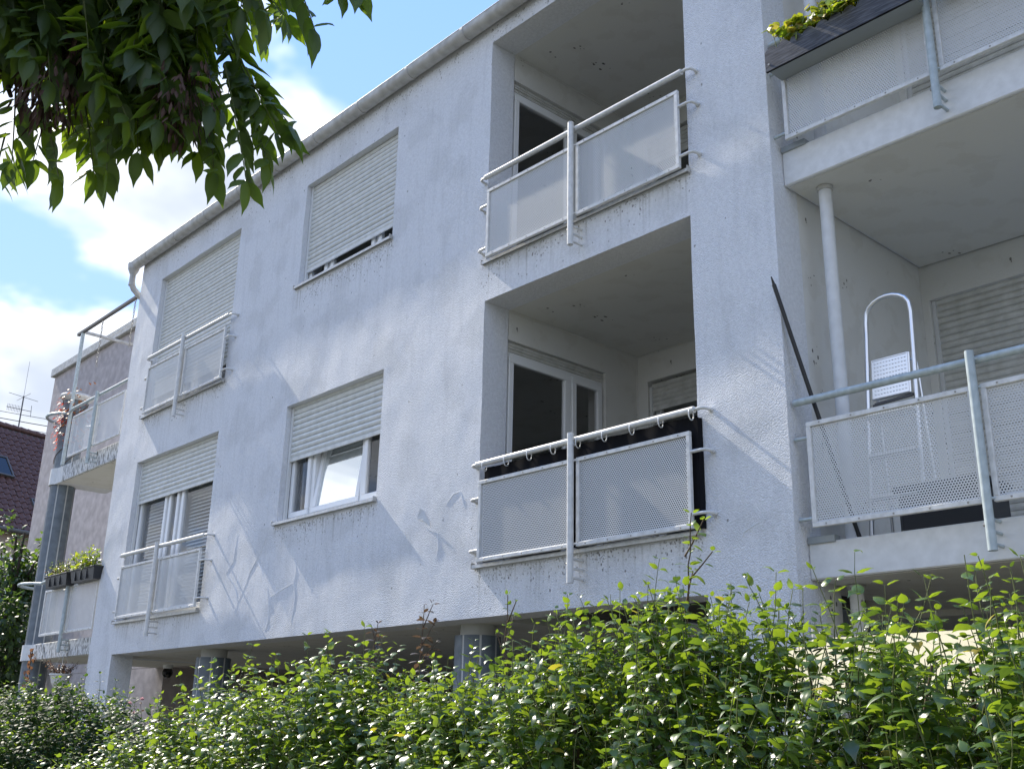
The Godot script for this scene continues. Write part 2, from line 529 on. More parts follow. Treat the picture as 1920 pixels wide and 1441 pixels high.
func facade_mesh() -> MB:
	var mb := MB.new()
	var ex := []
	var ey := []
	for hl in HOLES:
		ex.append_array([hl[0], hl[1]]); ey.append_array([hl[2], hl[3]])
	var pieces := [[FX0, FX1, FY0, FY1], [FX0, -14.2, -0.1, FY0], [-4.445, FX1, -0.1, FY0]]
	for pc in pieces:
		var xs := lines(pc[0], pc[1], 0.09, ex)
		var ys := lines(pc[2], pc[3], 0.09, ey)
		for j in ys.size() - 1:
			for i in xs.size() - 1:
				var mx: float = (xs[i] + xs[i + 1]) / 2.0
				var my: float = (ys[j] + ys[j + 1]) / 2.0
				if HOLES.any(func(hl): return mx > hl[0] and mx < hl[1] and my > hl[2] and my < hl[3]):
					continue
				var c := []
				for q in [[i, j], [i + 1, j], [i + 1, j + 1], [i, j + 1]]:
					var x: float = xs[q[0]]
					var y: float = ys[q[1]]
					c.append([Vector3(x, y, wall_z(x, y)), wall_normal(x, y)])
				mb.squad(c[0][0], c[1][0], c[2][0], c[3][0], c[0][1], c[1][1], c[2][1], c[3][1])
	# reveals and ends, 0.3 deep, their front edge on the uneven face
	var rev := func(a: Vector2, b: Vector2) -> void:
		var steps := maxi(1, int(a.distance_to(b) / 0.09))
		for k in steps:
			var p := a.lerp(b, float(k) / steps)
			var q := a.lerp(b, float(k + 1) / steps)
			mb.quad(Vector3(p.x, p.y, wall_z(p.x, p.y)), Vector3(q.x, q.y, wall_z(q.x, q.y)), Vector3(q.x, q.y, -0.3), Vector3(p.x, p.y, -0.3))
	for hl in HOLES:
		rev.call(Vector2(hl[0], hl[3]), Vector2(hl[0], hl[2]))
		rev.call(Vector2(hl[1], hl[2]), Vector2(hl[1], hl[3]))
		rev.call(Vector2(hl[1], hl[3]), Vector2(hl[0], hl[3]))
		rev.call(Vector2(hl[0], hl[2]), Vector2(hl[1], hl[2]))
	rev.call(Vector2(FX0, -0.1), Vector2(FX0, FY1))
	rev.call(Vector2(FX1, FY1), Vector2(FX1, -0.1))
	rev.call(Vector2(-4.445, FY0), Vector2(-14.2, FY0))
	rev.call(Vector2(-14.2, FY0), Vector2(-14.2, -0.1))
	rev.call(Vector2(-4.445, -0.1), Vector2(-4.445, FY0))
	# back face
	for r in [[FX0, -14.2, -0.1, FY1], [-11.842, -10.23, FY0, FY1], [-8.377, -6.843, FY0, FY1], [-4.472, FX1, -0.1, FY1], [-14.2, -11.842, FY0, 2.95], [-14.2, -11.842, 5.147, 5.79], [-14.2, -11.842, 7.935, FY1],
			[-10.23, -8.377, FY0, 3.765], [-10.23, -8.377, 5.112, 6.565], [-10.23, -8.377, 7.917, FY1], [-6.843, -4.472, FY0, 2.965], [-6.843, -4.472, 5.392, 5.765], [-6.843, -4.472, 8.186, FY1]]:
		mb.quad(Vector3(r[1], r[2], -0.3), Vector3(r[0], r[2], -0.3), Vector3(r[0], r[3], -0.3), Vector3(r[1], r[3], -0.3))
	for k in mb.v.size():
		var p := mb.v[k]
		mb.u2.append(Vector2(0.0006, 0.0011) if mb.n[k].z < 0.7 else Vector2((p.x - FX0) / (FX1 - FX0), clampf((FY1 - p.y) / (FY1 - FY0), 0.0, 0.9995)))
	return mb

func slat_mesh(length: float, pitch: float) -> MB:          # one bulging roller-shutter slat, hooked under the next one
	var mb := MB.new()
	var prof := []
	for k in 9:
		var t := k / 8.0
		prof.append(Vector2(0.0095 * sin(PI * clampf(t * 1.06, 0, 1)), pitch * (0.5 - t * 0.84)))
	prof.append(Vector2(-0.008, -pitch * 0.35))
	prof.append(Vector2(-0.008, -pitch * 0.62))
	mb.extrude_x(prof, -length / 2.0, length / 2.0, false)
	# smooth the bulge
	return mb

func roller_shutter(parent: Node, x0: float, x1: float, top: float, bottom: float, z: float, rail_bottom: float, m: Material, pitch := 0.056, box := false) -> void:
	var s := holder(parent, "roller_shutter")
	var n := int(floor((top - bottom - 0.045) / pitch)) + 1
	var me := slat_mesh(x1 - x0 - 0.06, pitch).mesh()
	for k in n:
		put(s, "slat", me, m, Transform3D(Basis(Vector3.BACK, rng.randfn() * 0.0006) * Basis(Vector3.RIGHT, rng.randfn() * 0.05), Vector3((x0 + x1) / 2.0, bottom + 0.045 + pitch * (k + 0.5) + rng.randfn() * 0.0008, z + rng.randfn() * 0.0008)))
	var e := MB.new()
	e.span(x0 + 0.03, x1 - 0.03, bottom, bottom + 0.047, z - 0.008, z + 0.011, 0.004)
	put(s, "end_bar", e, m)
	for x in [x0, x1 - 0.036]:
		var g := MB.new()
		g.span(x + 0.002, x + 0.036, rail_bottom, top, z - 0.018, z + 0.020, 0.003)
		put(s, "guide_rail", g, M.guide_rail)
	if box:
		var bx := MB.new()
		bx.span(x0 + 0.002, x1 - 0.002, top, top + 0.16, z - 0.03, z + 0.012, 0.004)
		put(s, "shutter_box", bx, m)

func ring(mb: MB, x0: float, x1: float, y0: float, y1: float, z: float, wide: float, deep: float, ch := 0.005, t := Transform3D()) -> void:
	for r in [[x0, x1, y0, y0 + wide], [x0, x1, y1 - wide, y1], [x0, x0 + wide, y0 + wide, y1 - wide], [x1 - wide, x1, y0 + wide, y1 - wide]]:
		mb.box(Vector3((r[0] + r[1]) / 2.0, (r[2] + r[3]) / 2.0, z), Vector3(r[1] - r[0], r[3] - r[2], deep), ch, t)

# a window in its own frame: x to the side, y up, z out. sashes: [x0, x1, tilt in degrees, with a sash frame]
func window_unit(parent: Node, called: String, t: Transform3D, w: float, h: float, sashes: Array) -> Node3D:
	var o := holder(parent, called, t)
	var fr := MB.new()
	ring(fr, 0.001, w - 0.001, 0.001, h - 0.001, 0, 0.052, 0.07)
	for k in range(1, sashes.size()):
		var x: float = (sashes[k - 1][1] + sashes[k][0]) / 2.0
		fr.box(Vector3(x, h / 2.0, 0), Vector3(0.06, h - 0.104, 0.069), 0.005)
	put(o, "frame", fr, M.white_frame)
	for s in sashes:
		var piv := Transform3D(Basis(Vector3.RIGHT, deg_to_rad(-s[2])), Vector3(0, 0.045, 0.012 if s[2] == 0 else 0.01))
		var hh := h - 0.09
		var sash := MB.new()
		ring(sash, s[0], s[1], 0.0, hh, 0.022, 0.062, 0.05, 0.006)
		var so := put(o, "sash", sash, M.white_frame, piv)
		var gl := MB.new()
		gl.quad(Vector3(s[0] + 0.05, 0.05, 0.02), Vector3(s[1] - 0.05, 0.05, 0.02), Vector3(s[1] - 0.05, hh - 0.05, 0.02), Vector3(s[0] + 0.05, hh - 0.05, 0.02))
		put(so, "pane", gl, M.window_glass if s[2] == 0 else M.boosted_mirror_glass)
	return o

func sill(parent: Node, x0: float, x1: float, y: float, out := 0.042) -> void:
	var mb := MB.new()
	mb.extrude_x([Vector2(-0.12, y + 0.026), Vector2(out, y + 0.010), Vector2(out, y - 0.018), Vector2(out - 0.006, y - 0.018), Vector2(out - 0.006, y + 0.002), Vector2(-0.12, y + 0.012)], x0, x1, false)
	var s := put(parent, "sill", mb, M.white_metal)
	for x in [x0, x1]:
		var c := MB.new()
		c.span(x - 0.004, x + 0.004, y - 0.02, y + 0.03, 0.004, out + 0.004, 0.001)
		put(s, "end_cap", c, M.gutter_metal)

func column(parent: Node, at: Vector3, r: float, y0: float, y1: float, seams: int, turn: float, neck := true) -> Node3D:
	var c := holder(parent, "column", Transform3D(Basis(), at))
	for k in seams:                              # curved sheet-metal shells with pale joints between
		var mb := MB.new()
		var a0 := turn + TAU * k / seams + 0.05
		var a1 := turn + TAU * (k + 1) / seams - 0.05
		for q in 6:
			var b0 := lerpf(a0, a1, q / 6.0)
			var b1 := lerpf(a0, a1, (q + 1) / 6.0)
			var d0 := Vector3(cos(b0), 0, -sin(b0))
			var d1 := Vector3(cos(b1), 0, -sin(b1))
			mb.squad(d0 * r + Vector3.UP * y0, d1 * r + Vector3.UP * y0, d1 * r + Vector3.UP * y1, d0 * r + Vector3.UP * y1, d0, d1, d1, d0)
			mb.quad(Vector3.UP * y1 + d0 * r, Vector3.UP * y1 + d1 * r, Vector3.UP * y1 + d1 * (r - 0.02), Vector3.UP * y1 + d0 * (r - 0.02))
		put(c, "sheet_panel", mb, M.column_sheet)
	var core := MB.new()
	core.lathe([Vector2(0, y0 + 0.001), Vector2(r - 0.004, y0 + 0.001), Vector2(r - 0.004, y1 - 0.002), Vector2(0, y1 - 0.001)], Vector3.ZERO, 28)
	put(c, "core", core, M.column_seam)
	if neck:
		var nk := MB.new()
		nk.lathe([Vector2(r - 0.05, y1 - 0.001), Vector2(r - 0.05, y1 + 0.10), Vector2(0, y1 + 0.10)], Vector3.ZERO, 24)
		put(c, "neck", nk, M.column_neck)
	return c

func slab(parent: Node, x0: float, x1: float, y0: float, y1: float, z0: float, z1: float, face: Material, under: Material) -> void:
	var mb := MB.new()
	mb.span(x0, x1, y0, y1, z0, z1, 0.008)
	var o := put(parent, "balcony_slab", mb, face)
	var c := MB.new()
	c.span(x0 + 0.03, x1, y0 - 0.006, y0 - 0.002, z0 + 0.02, z1 - 0.03)
	put(o, "soffit", c, under)

func block_of_flats() -> void:
	wave.seed = 9
	wave.frequency = 0.9
	wave.fractal_octaves = 3
	var b := thing("apartment_building", "white stuccoed block of flats with loggias, roller shutters and perforated railings", "building")
	put(b, "facade_wall", facade_mesh(), M.facade_stucco)
	# raised cracks and curled paint
	for c in [[[446, 1000], [437, 1052], [424, 1075], [441, 1100], [446, 1130], [437, 1172]], [[553, 1046], [556, 1070], [551, 1092], [553, 1120], [546, 1166]], [[597, 1045], [592, 1068], [586, 1090], [583, 1112]],
			[[502, 1100], [504, 1128], [503, 1152]], [[551, 1092], [530, 1104], [505, 1120]], [[480, 1050], [490, 1065], [494, 1078]], [[836, 946], [850, 926], [864, 921]], [[864, 921], [867, 935], [871, 952]],
			[[820, 998], [822, 1022], [818, 1048]], [[1384, 1020], [1396, 996], [1416, 983], [1442, 969]], [[508, 995], [497, 1012], [488, 1036], [470, 1070], [462, 1094], [446, 1130]], [[496, 1182], [502, 1166], [503, 1152]]]:
		var path := []
		for q in c:
			var p := on_z(q[0], q[1], 0.0)
			path.append(Vector3(p.x, p.y, wall_z(p.x, p.y) - 0.0015))
		var mb := MB.new()
		var rr := []
		for k in path.size():
			rr.append(0.003 if k == 0 or k == path.size() - 1 else 0.0042 + 0.0015 * (k % 2))
		mb.tube(path, rr, 7)
		put(b, "paint_blister", mb, M.plain_stucco)
	var fl := MB.new()                            # flake of paint that stands off the wall
	var f0 := on_z(783, 972, 0.0)
	fl.quad(f0 + Vector3(0, 0, 0.006), f0 + Vector3(0.10, -0.035, 0.012), f0 + Vector3(0.11, 0.06, 0.022), f0 + Vector3(0.06, 0.08, 0.026))
	fl.quad(f0 + Vector3(0.10, -0.035, 0.012), f0 + Vector3(0.20, -0.10, 0.004), f0 + Vector3(0.20, -0.06, 0.010), f0 + Vector3(0.11, 0.06, 0.022))
	put(b, "paint_flake", fl, M.plain_stucco)

	# shell: end wall, back wall, floors, roof
	var sh := MB.new()
	sh.span(FX0, FX0 + 0.3, 2.55, 8.5, -9.0, -0.301)
	put(b, "end_wall", sh, M.plain_stucco)
	sh = MB.new()
	sh.span(FX0, 4.0, -0.1, 8.5, -9.3, -9.001)
	put(b, "back_wall", sh, M.plain_stucco)
	for y in [[2.55, 2.75], [5.394, 5.62]]:
		sh = MB.new()
		sh.span(FX0 + 0.301, -6.844, y[0], y[1], -9.0, -0.301)
		put(b, "floor_slab", sh, M.ceiling_paint)
		sh = MB.new()
		sh.span(-4.471, 4.0, y[0], y[1], -9.0, -2.101 if y[0] < 3 else -2.101)
		put(b, "floor_slab", sh, M.ceiling_paint)
	sh = MB.new()
	sh.span(FX0 + 0.301, 4.0, 8.26, 8.4, -9.0, -0.301)
	put(b, "top_ceiling", sh, M.ceiling_paint)
	# loggias
	for y in [[2.72, 5.392], [5.52, 8.186]]:
		var lw := MB.new()                        # side wall with the opening of the balcony door
		var d0 := -0.296
		var d1 := -1.62
		var dt: float = y[1] - 0.29
		lw.span(-7.08, -6.843, y[0], y[1], d0, -0.3011)
		lw.span(-7.08, -6.843, dt, y[1], d1, d0 - 0.0052)
		lw.span(-7.08, -6.843, y[0], y[1], -2.1, d1)
		put(b, "loggia_wall", lw, M.loggia_plaster)
		var bw := MB.new()
		var bx0 := -6.70
		bw.span(-7.3, bx0, y[0], y[1], -2.35, -2.101)
		bw.span(bx0, -4.3, y[1] - 0.30, y[1], -2.35, -2.101)
		bw.span(-5.0, -4.3, y[0], y[1] - 0.301, -2.35, -2.101)
		put(b, "loggia_wall", bw, M.loggia_plaster)
		var rw := MB.new()
		rw.span(-4.472, -4.30, y[0], y[1], -2.1, -0.3011)
		put(b, "loggia_wall", rw, M.loggia_plaster)
		var fl2 := MB.new()
		fl2.span(-6.843, -4.472, y[0] - 0.06, y[0] - 0.001, -2.1, -0.3011)
		put(b, "loggia_floor", fl2, M.paving)
		var ce := MB.new()
		ce.span(-6.843, -4.472, y[1] + 0.001, y[1] + 0.05, -2.1, -0.3011)
		put(b, "loggia_ceiling", ce, M.ceiling_paint)
		var cv := MB.new()                        # sealant line along the ceiling
		cv.tube([Vector3(-6.838, y[1] - 0.006, -0.32), Vector3(-6.838, y[1] - 0.006, -2.095), Vector3(-4.5, y[1] - 0.006, -2.095)], 0.009, 6)
		cv.tube([Vector3(-6.838, y[1] - 0.006, -2.095), Vector3(-6.838, y[0], -2.095)], 0.007, 6)
		put(b, "sealant_joint", cv, M.loggia_plaster)
		# door in the side wall: its own x runs from the front (z = -0.3) to the back
		var h: float = dt - y[0] - 0.10
		window_unit(b, "balcony_door", Transform3D(Basis(Vector3(0, 0, -1), Vector3(0, 1, 0), Vector3(1, 0, 0)), Vector3(-6.915, y[0], d0 - 0.006)), absf(d1 - d0) - 0.012, h, [[0.03, 0.82, 0, true], [0.86, 1.282, 0, true]])
		var bxm := MB.new()
		bxm.span(-6.98, -6.88, y[0] + h + 0.002, dt - 0.002, d1 + 0.004, d0 - 0.008, 0.004)
		bxm.span(-6.90, -6.865, y[0] + h + 0.03, y[0] + h + 0.045, d1 + 0.006, d0 - 0.01, 0.003)
		bxm.span(-6.90, -6.872, y[0] + h + 0.06, y[0] + h + 0.075, d1 + 0.006, d0 - 0.01, 0.003)
		put(b, "shutter_box", bxm, M.old_shutter)
		# door in the back wall with its shutter part way down
		window_unit(b, "balcony_door", Transform3D(Basis(), Vector3(bx0 + 0.002, y[0], -2.24)), 1.69, y[1] - 0.302 - y[0], [[0.03, 0.83, 0, true], [0.86, 1.66, 0, true]])
		roller_shutter(b, bx0, -5.01, y[1] - 0.36, y[1] - 0.62, -2.14, y[0], M.old_shutter, 0.05)
	# roof, gutter, downpipe
	var rf := MB.new()
	rf.quad(Vector3(-15.25, 8.50, 0.10), Vector3(4.0, 8.50, 0.10), Vector3(4.0, 10.1, -4.5), Vector3(-15.25, 10.1, -4.5))
	rf.quad(Vector3(4.0, 8.46, -9.1), Vector3(-15.25, 8.46, -9.1), Vector3(-15.25, 10.1, -4.5), Vector3(4.0, 10.1, -4.5))
	rf.span(-15.25, 4.0, 8.455, 8.499, 0.0, 0.10)
	put(b, "roof", rf, M.roof_sheet)
	var gut := MB.new()
	var gp := []
	for k in 15:
		var a := PI * k / 14.0
		gp.append(Vector2(0.082 + 0.076 * cos(a), 8.425 - 0.080 * sin(a)))
	gp.push_front(Vector2(0.158, 8.45))
	var gp_in := gp.map(func(p: Vector2) -> Vector2: return Vector2(0.082 + (p.x - 0.082) * 0.95, 8.43 + (p.y - 8.43) * 0.95))
	gp_in.reverse()
	gut.extrude_x(gp, -15.20, 4.0, true, true)
	gut.extrude_x(gp_in, -15.19, 3.99, true, false)
	gut.tube([Vector3(-15.2, 8.452, 0.155), Vector3(4.0, 8.452, 0.155)], 0.008, 8)
	var go := put(b, "gutter", gut, M.gutter_metal)
	var x := -14.6
	while x < -3.0:
		var cp := []
		for k in 15:
			var a := PI * k / 14.0
			cp.append(Vector2(0.082 + 0.084 * cos(a), 8.425 - 0.089 * sin(a)))
		cp.push_front(Vector2(0.165, 8.452))
		var cm := MB.new()
		cm.extrude_x(cp, x - 0.022, x + 0.022, true, true)
		put(go, "joint_collar", cm, M.gutter_metal)
		x += 0.93
	var dp := MB.new()
	dp.lathe([Vector2(0.042, 8.20), Vector2(0.045, 8.26), Vector2(0.085, 8.35), Vector2(0.09, 8.44)], Vector3(-15.10, 0, 0.10), 18)
	dp.tube([Vector3(-15.10, 8.23, 0.10), Vector3(-15.10, 8.10, 0.095), Vector3(-15.09, 8.03, 0.06), Vector3(-15.07, 7.95, -0.02), Vector3(-15.06, 7.88, -0.12), Vector3(-15.06, 7.80, -0.2), Vector3(-15.06, 7.6, -0.22), Vector3(-15.06, 0.0, -0.22)], 0.046, 14)
	var dpo := put(b, "downpipe", dp, M.gutter_metal)
	for y in [8.10, 7.70, 5.2, 2.4]:
		var rg := MB.new()
		if y > 8.0:
			rg.lathe([Vector2(0.046, y - 0.02), Vector2(0.051, y - 0.02), Vector2(0.051, y + 0.02), Vector2(0.046, y + 0.02)], Vector3(-15.10, 0, 0.096), 16)
		else:
			rg.lathe([Vector2(0.046, y - 0.02), Vector2(0.052, y - 0.02), Vector2(0.052, y + 0.02), Vector2(0.046, y + 0.02)], Vector3(-15.06, 0, -0.22), 16)
		put(dpo, "pipe_clamp", rg, M.gutter_metal)

	# windows with roller shutters
	for k in 4:
		var hl: Array = HOLES[k]
		var w: float = hl[1] - hl[0]
		var h: float = hl[3] - hl[2]
		if k < 2:      # floor-to-ceiling windows on the far side of the facade
			var un := window_unit(b, "window", Transform3D(Basis(), Vector3(hl[0], hl[2] + 0.03, -0.17)), w, h - 0.032, [[0.03, 0.86, 0, true], [0.93, 1.22, 0, true], [1.30, w - 0.03, 0, true]])
			if k == 1:
				for r in [[0.10, 0.80], [1.36, w - 0.10]]:
					for q in 34:
						var bl := MB.new()
						bl.box(Vector3.ZERO, Vector3(r[1] - r[0], 0.002, 0.045), 0.0, Transform3D(Basis(Vector3.RIGHT, 0.75), Vector3((r[0] + r[1]) / 2.0, 1.78 - q * 0.047, -0.055)))
						put(un, "blind_slat", bl, M.blind_slats)
			roller_shutter(b, hl[0] + 0.004, hl[1] - 0.004, hl[3] - 0.005, 4.555 if k == 1 else 6.08, -0.085, hl[2] + 0.03, M.shutter_slats, 0.057 if k == 0 else 0.062)
		else:
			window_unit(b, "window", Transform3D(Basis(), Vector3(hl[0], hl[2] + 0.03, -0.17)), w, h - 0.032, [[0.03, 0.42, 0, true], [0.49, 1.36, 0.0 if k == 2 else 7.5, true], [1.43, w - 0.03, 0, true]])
			roller_shutter(b, hl[0] + 0.004, hl[1] - 0.004, hl[3] - 0.005, 6.77 if k == 2 else 4.47, -0.085, hl[2] + 0.03, M.shutter_slats, 0.058 if k == 2 else 0.062)
		sill(b, hl[0] - 0.035, hl[1] + 0.012, hl[2] + 0.005)
	for k in [4, 5]:
		sill(b, HOLES[k][0] - 0.02, HOLES[k][1] + 0.015, HOLES[k][2] + 0.005, 0.042)

	# right-hand stack of balconies
	for y in [[2.595, 2.83], [5.40, 5.675]]:
		slab(b, FX1 + 0.002, 4.0, y[0], y[1], -2.1, -0.14, M.slab_paint, M.ceiling_paint)
		var tr := MB.new()
		tr.span(FX1 + 0.004, FX1 + 0.20, y[1] - 0.012, y[1] + 0.035, -0.20, -0.125, 0.004)
		put(b, "drip_tray", tr, M.zinc)
	var side := MB.new()                          # balcony side wall behind the end of the facade
	side.span(FX1 - 0.25, FX1 - 0.004, 2.6, 8.5, -2.1, -0.3011)
	side.span(FX1 - 0.25, FX1 - 0.004, -0.1, 2.6, -0.50, -0.3011)
	put(b, "balcony_side_wall", side, M.loggia_plaster)
	for y in [[2.83, 5.40], [5.675, 8.19]]:
		var bw := MB.new()
		bw.span(FX1 - 0.004, FX1 + 0.06, y[0], y[1], -2.35, -2.101)
		bw.span(FX1 + 0.06, 4.0, y[1] - 0.31, y[1], -2.35, -2.101)
		bw.span(-1.0, 4.0, y[0], y[1] - 0.311, -2.35, -2.101)
		put(b, "balcony_back_wall", bw, M.loggia_plaster)
		roller_shutter(b, FX1 + 0.06, -1.0, y[1] - 0.315, y[0] + 0.02, -2.15, y[0], M.old_shutter, 0.055)
	var tc := MB.new()
	tc.span(FX1, 4.0, 8.19, 8.25, -2.1, 0.0)
	put(b, "balcony_ceiling", tc, M.ceiling_paint)
	# drain pipes through the balconies
	for y in [[2.83, 5.394], [5.676, 8.189], [-0.05, 2.588]]:
		var pp := MB.new()
		var pz := -0.34 if y[0] > 0 else -0.45
		var px := -3.53 if y[0] > 0 else -3.60
		pp.tube([Vector3(px, y[0], pz), Vector3(px, y[1], pz)], 0.046, 18)
		var po := put(b, "drain_pipe", pp, M.slab_paint if y[0] > 0 else M.loggia_plaster)
		var cl := MB.new()
		cl.lathe([Vector2(0.046, y[1] - 0.035), Vector2(0.056, y[1] - 0.03), Vector2(0.058, y[1] - 0.004), Vector2(0.046, y[1] - 0.004)], Vector3(px, 0, pz), 18)
		put(po, "pipe_collar", cl, M.gutter_metal)
	# open ground floor
	for c in [[-7.29, -0.42], [-12.16, -0.42]]:
		column(b, Vector3(c[0], 0, c[1]), 0.205, 0.0, 2.45, 8, 0.2)
	var cw := MB.new()
	cw.span(-17.0, 4.0, -0.1, 2.549, -8.9, -8.6)
	put(b, "ground_floor_wall", cw, M.interior_wall)

# ---------------------------------------------------------------- railings
func perforated(w: float, h: float) -> ArrayMesh:       # sheet with staggered round holes cut through it
	var v := PackedVector3Array()
	var n := PackedVector3Array()
	var idx := PackedInt32Array()
	var p := 0.0175
	var rad := p / sqrt(3.0)
	var hole := 0.0056
	var row := 0
	var y := rad * 0.5
	while y < h - rad * 0.4:
		var x := p * 0.5 + (p * 0.5 if row % 2 else 0.0)
		while x < w - p * 0.3:
			var s := v.size()
			for k in 6:
				var a := PI / 6.0 + TAU * k / 6.0
				v.append(Vector3(x + cos(a) * rad, y + sin(a) * rad, 0)); v.append(Vector3(x + cos(a) * hole, y + sin(a) * hole, 0))
				n.append(Vector3.BACK); n.append(Vector3.BACK)
			for k in 6:
				var a := s + 2 * k
				var b := s + 2 * ((k + 1) % 6)
				idx.append_array([a, b + 1, b, a, a + 1, b + 1])
			x += p
		y += rad * 1.5
		row += 1
	var arr := []
	arr.resize(Mesh.ARRAY_MAX)
	arr[Mesh.ARRAY_VERTEX] = v
	arr[Mesh.ARRAY_NORMAL] = n
	arr[Mesh.ARRAY_INDEX] = idx
	var m := ArrayMesh.new()
	m.add_surface_from_arrays(Mesh.PRIMITIVE_TRIANGLES, arr)
	return m

# local origin: wall plane (z = 0), lower edge of the panels, their outer end on the side away from the post spacing
func railing(label: String, at: Vector3, metal: Material, sheet: Mesh, half: float, arms: bool, curl: bool, group: String, clip := 9.0) -> Node3D:
	var o := thing("balcony_railing", label, "railing", group, at)
	var hgt := 0.69
	var zp := 0.085
	for k in 2:
		var x0 := 0.0 if k == 0 else half + 0.035
		var p := put(o, "perforated_panel", sheet, M.sheet_metal, Transform3D(Basis(), Vector3(x0 + 0.012, 0.012, zp)))
		var x1 := x0 + half - 0.01
		for r in [[x0, x1, 0.0, 0.032], [x0, x1, hgt - 0.032, hgt], [x0, x0 + 0.032, 0.032, hgt - 0.032], [x1 - 0.032, x1, 0.032, hgt - 0.032]]:
			var bar := MB.new()
			bar.box(Vector3((r[0] + r[1]) / 2.0 - x0 - 0.012, (r[2] + r[3]) / 2.0 - 0.012, 0.0), Vector3(r[1] - r[0], r[3] - r[2], 0.03), 0.003)
			put(p, "frame_bar", bar, M.white_metal)
		for q in 5:
			for yy in [0.016, hgt - 0.016]:
				var sc := MB.new()
				var cx := x0 + 0.1 + (x1 - x0 - 0.2) * q / 4.0 - x0 - 0.012
				sc.box(Vector3(cx, yy - 0.012, 0.0165), Vector3(0.011, 0.011, 0.005), 0.002)
				put(p, "screw", sc, M.screw_steel)
	var full := half * 2.0 + 0.025
	var post := MB.new()
	var pz := 0.135
	var pxx := half + 0.012
	post.tube([Vector3(pxx, -0.275, pz), Vector3(pxx, 0.885, pz)], 0.026, 16)
	put(o, "post", post, metal)
	for yy in [-0.235, -0.165, -0.095]:
		var pin := MB.new()
		pin.tube([Vector3(pxx, yy, pz - 0.01), Vector3(pxx, yy, 0.003)], 0.011, 8)
		put(o, "wall_pin", pin, metal)
	for yy in [0.02, hgt - 0.02]:
		var pin := MB.new()
		pin.tube([Vector3(pxx, yy, pz - 0.01), Vector3(pxx + 0.035, yy, zp)], 0.009, 8)
		put(o, "panel_clip", pin, metal)
	var bolt := MB.new()
	bolt.tube([Vector3(pxx - 0.034, -0.13, pz), Vector3(pxx - 0.022, -0.13, pz)], 0.011, 8)
	put(o, "bolt", bolt, M.screw_steel)
	var rail := MB.new()
	var ry := 0.84
	if curl:                                       # the handrail runs round the column
		var path := [Vector3(full + 0.1, ry, zp)]
		path.append(Vector3(-0.10, ry, zp))
		var c := Vector3(-0.76, ry, -0.18)
		for k in 16:
			var a := lerpf(0.55, TAU - 0.9, k / 15.0)
			path.append(c + Vector3(cos(a), 0, sin(a)) * 0.42)
		rail.tube(path, 0.024, 12)
	else:
		rail.tube([Vector3(-0.04 if arms else -0.08, ry, zp), Vector3(full + 0.04, ry, zp)], 0.025, 14)
	put(o, "handrail", rail, metal)
	var jn := MB.new()
	jn.tube([Vector3(pxx, ry, pz - 0.012), Vector3(pxx + 0.05, ry, zp)], 0.011, 8)
	put(o, "rail_clip", jn, metal)
	if not arms and not curl:
		for yy in [0.06, hgt - 0.10]:
			var arm := MB.new()
			arm.tube([Vector3(0.01, yy, zp), Vector3(-0.095, yy, zp)], 0.0125, 10)
			put(o, "wall_arm", arm, metal)
	if arms:
		for s in [-1, 1]:
			var e := 0.0 if s < 0 else full
			for yy in [0.10, hgt - 0.15, ry]:
				var arm := MB.new()
				var st: float = e if yy < 0.8 else e + s * 0.03
				arm.tube([Vector3(st, yy, zp), Vector3(e + s * 0.085, yy, zp), Vector3(e + s * 0.115, yy, zp - 0.012), Vector3(e + s * 0.125, yy, zp - 0.04), Vector3(e + s * 0.125, yy, -0.01)], 0.0125, 10)
				put(o, "wall_arm", arm, metal)
				var ro := MB.new()
				ro.tube([Vector3(e + s * 0.125, yy, 0.0), Vector3(e + s * 0.125, yy, 0.016)], 0.019, 10)
				put(o, "wall_rosette", ro, metal)
	return o

func railings() -> void:
	var sheet := perforated(1.09, 0.665)
	var g1 := "white railings of perforated sheet bolted to the facade"
	railing("white perforated railing with black cloth behind it on the lower loggia", Vector3(-6.735, 2.987, 0), M.white_metal, sheet, 1.117, true, false, g1)
	railing("white perforated railing on the upper loggia under the gutter", Vector3(-6.745, 5.77, 0), M.white_metal, sheet, 1.117, true, false, g1)
	railing("white perforated railing in front of the tall window with its shutter almost closed", Vector3(-14.04, 5.80, 0), M.white_metal, sheet, 1.117, true, false, g1)
	railing("white perforated railing in front of the tall window with blinds and half-raised shutter", Vector3(-14.04, 2.985, 0), M.white_metal, sheet, 1.117, true, false, g1)
	var g2 := "perforated railings of the open balconies"
	railing("perforated railing with pale blue-grey post and handrail in front of the stepladder", Vector3(-3.635, 2.905, -0.14), M.blue_grey_metal, sheet, 1.117, false, false, g2)
	railing("perforated railing with pale blue-grey post below the wooden flower box", Vector3(-3.64, 5.70, -0.14), M.blue_grey_metal, sheet, 1.117, false, false, g2)
	sheet = perforated(0.975, 0.665)
	railing("grey perforated railing on the mouldy balcony with red creeper round the column", Vector3(-17.06, 5.725, -0.11), M.blue_grey_metal, sheet, 1.0, false, true, g2)
	railing("grey perforated railing hung with two black plastic flower boxes", Vector3(-17.06, 2.925, -0.11), M.blue_grey_metal, sheet, 1.0, false, true, g2)

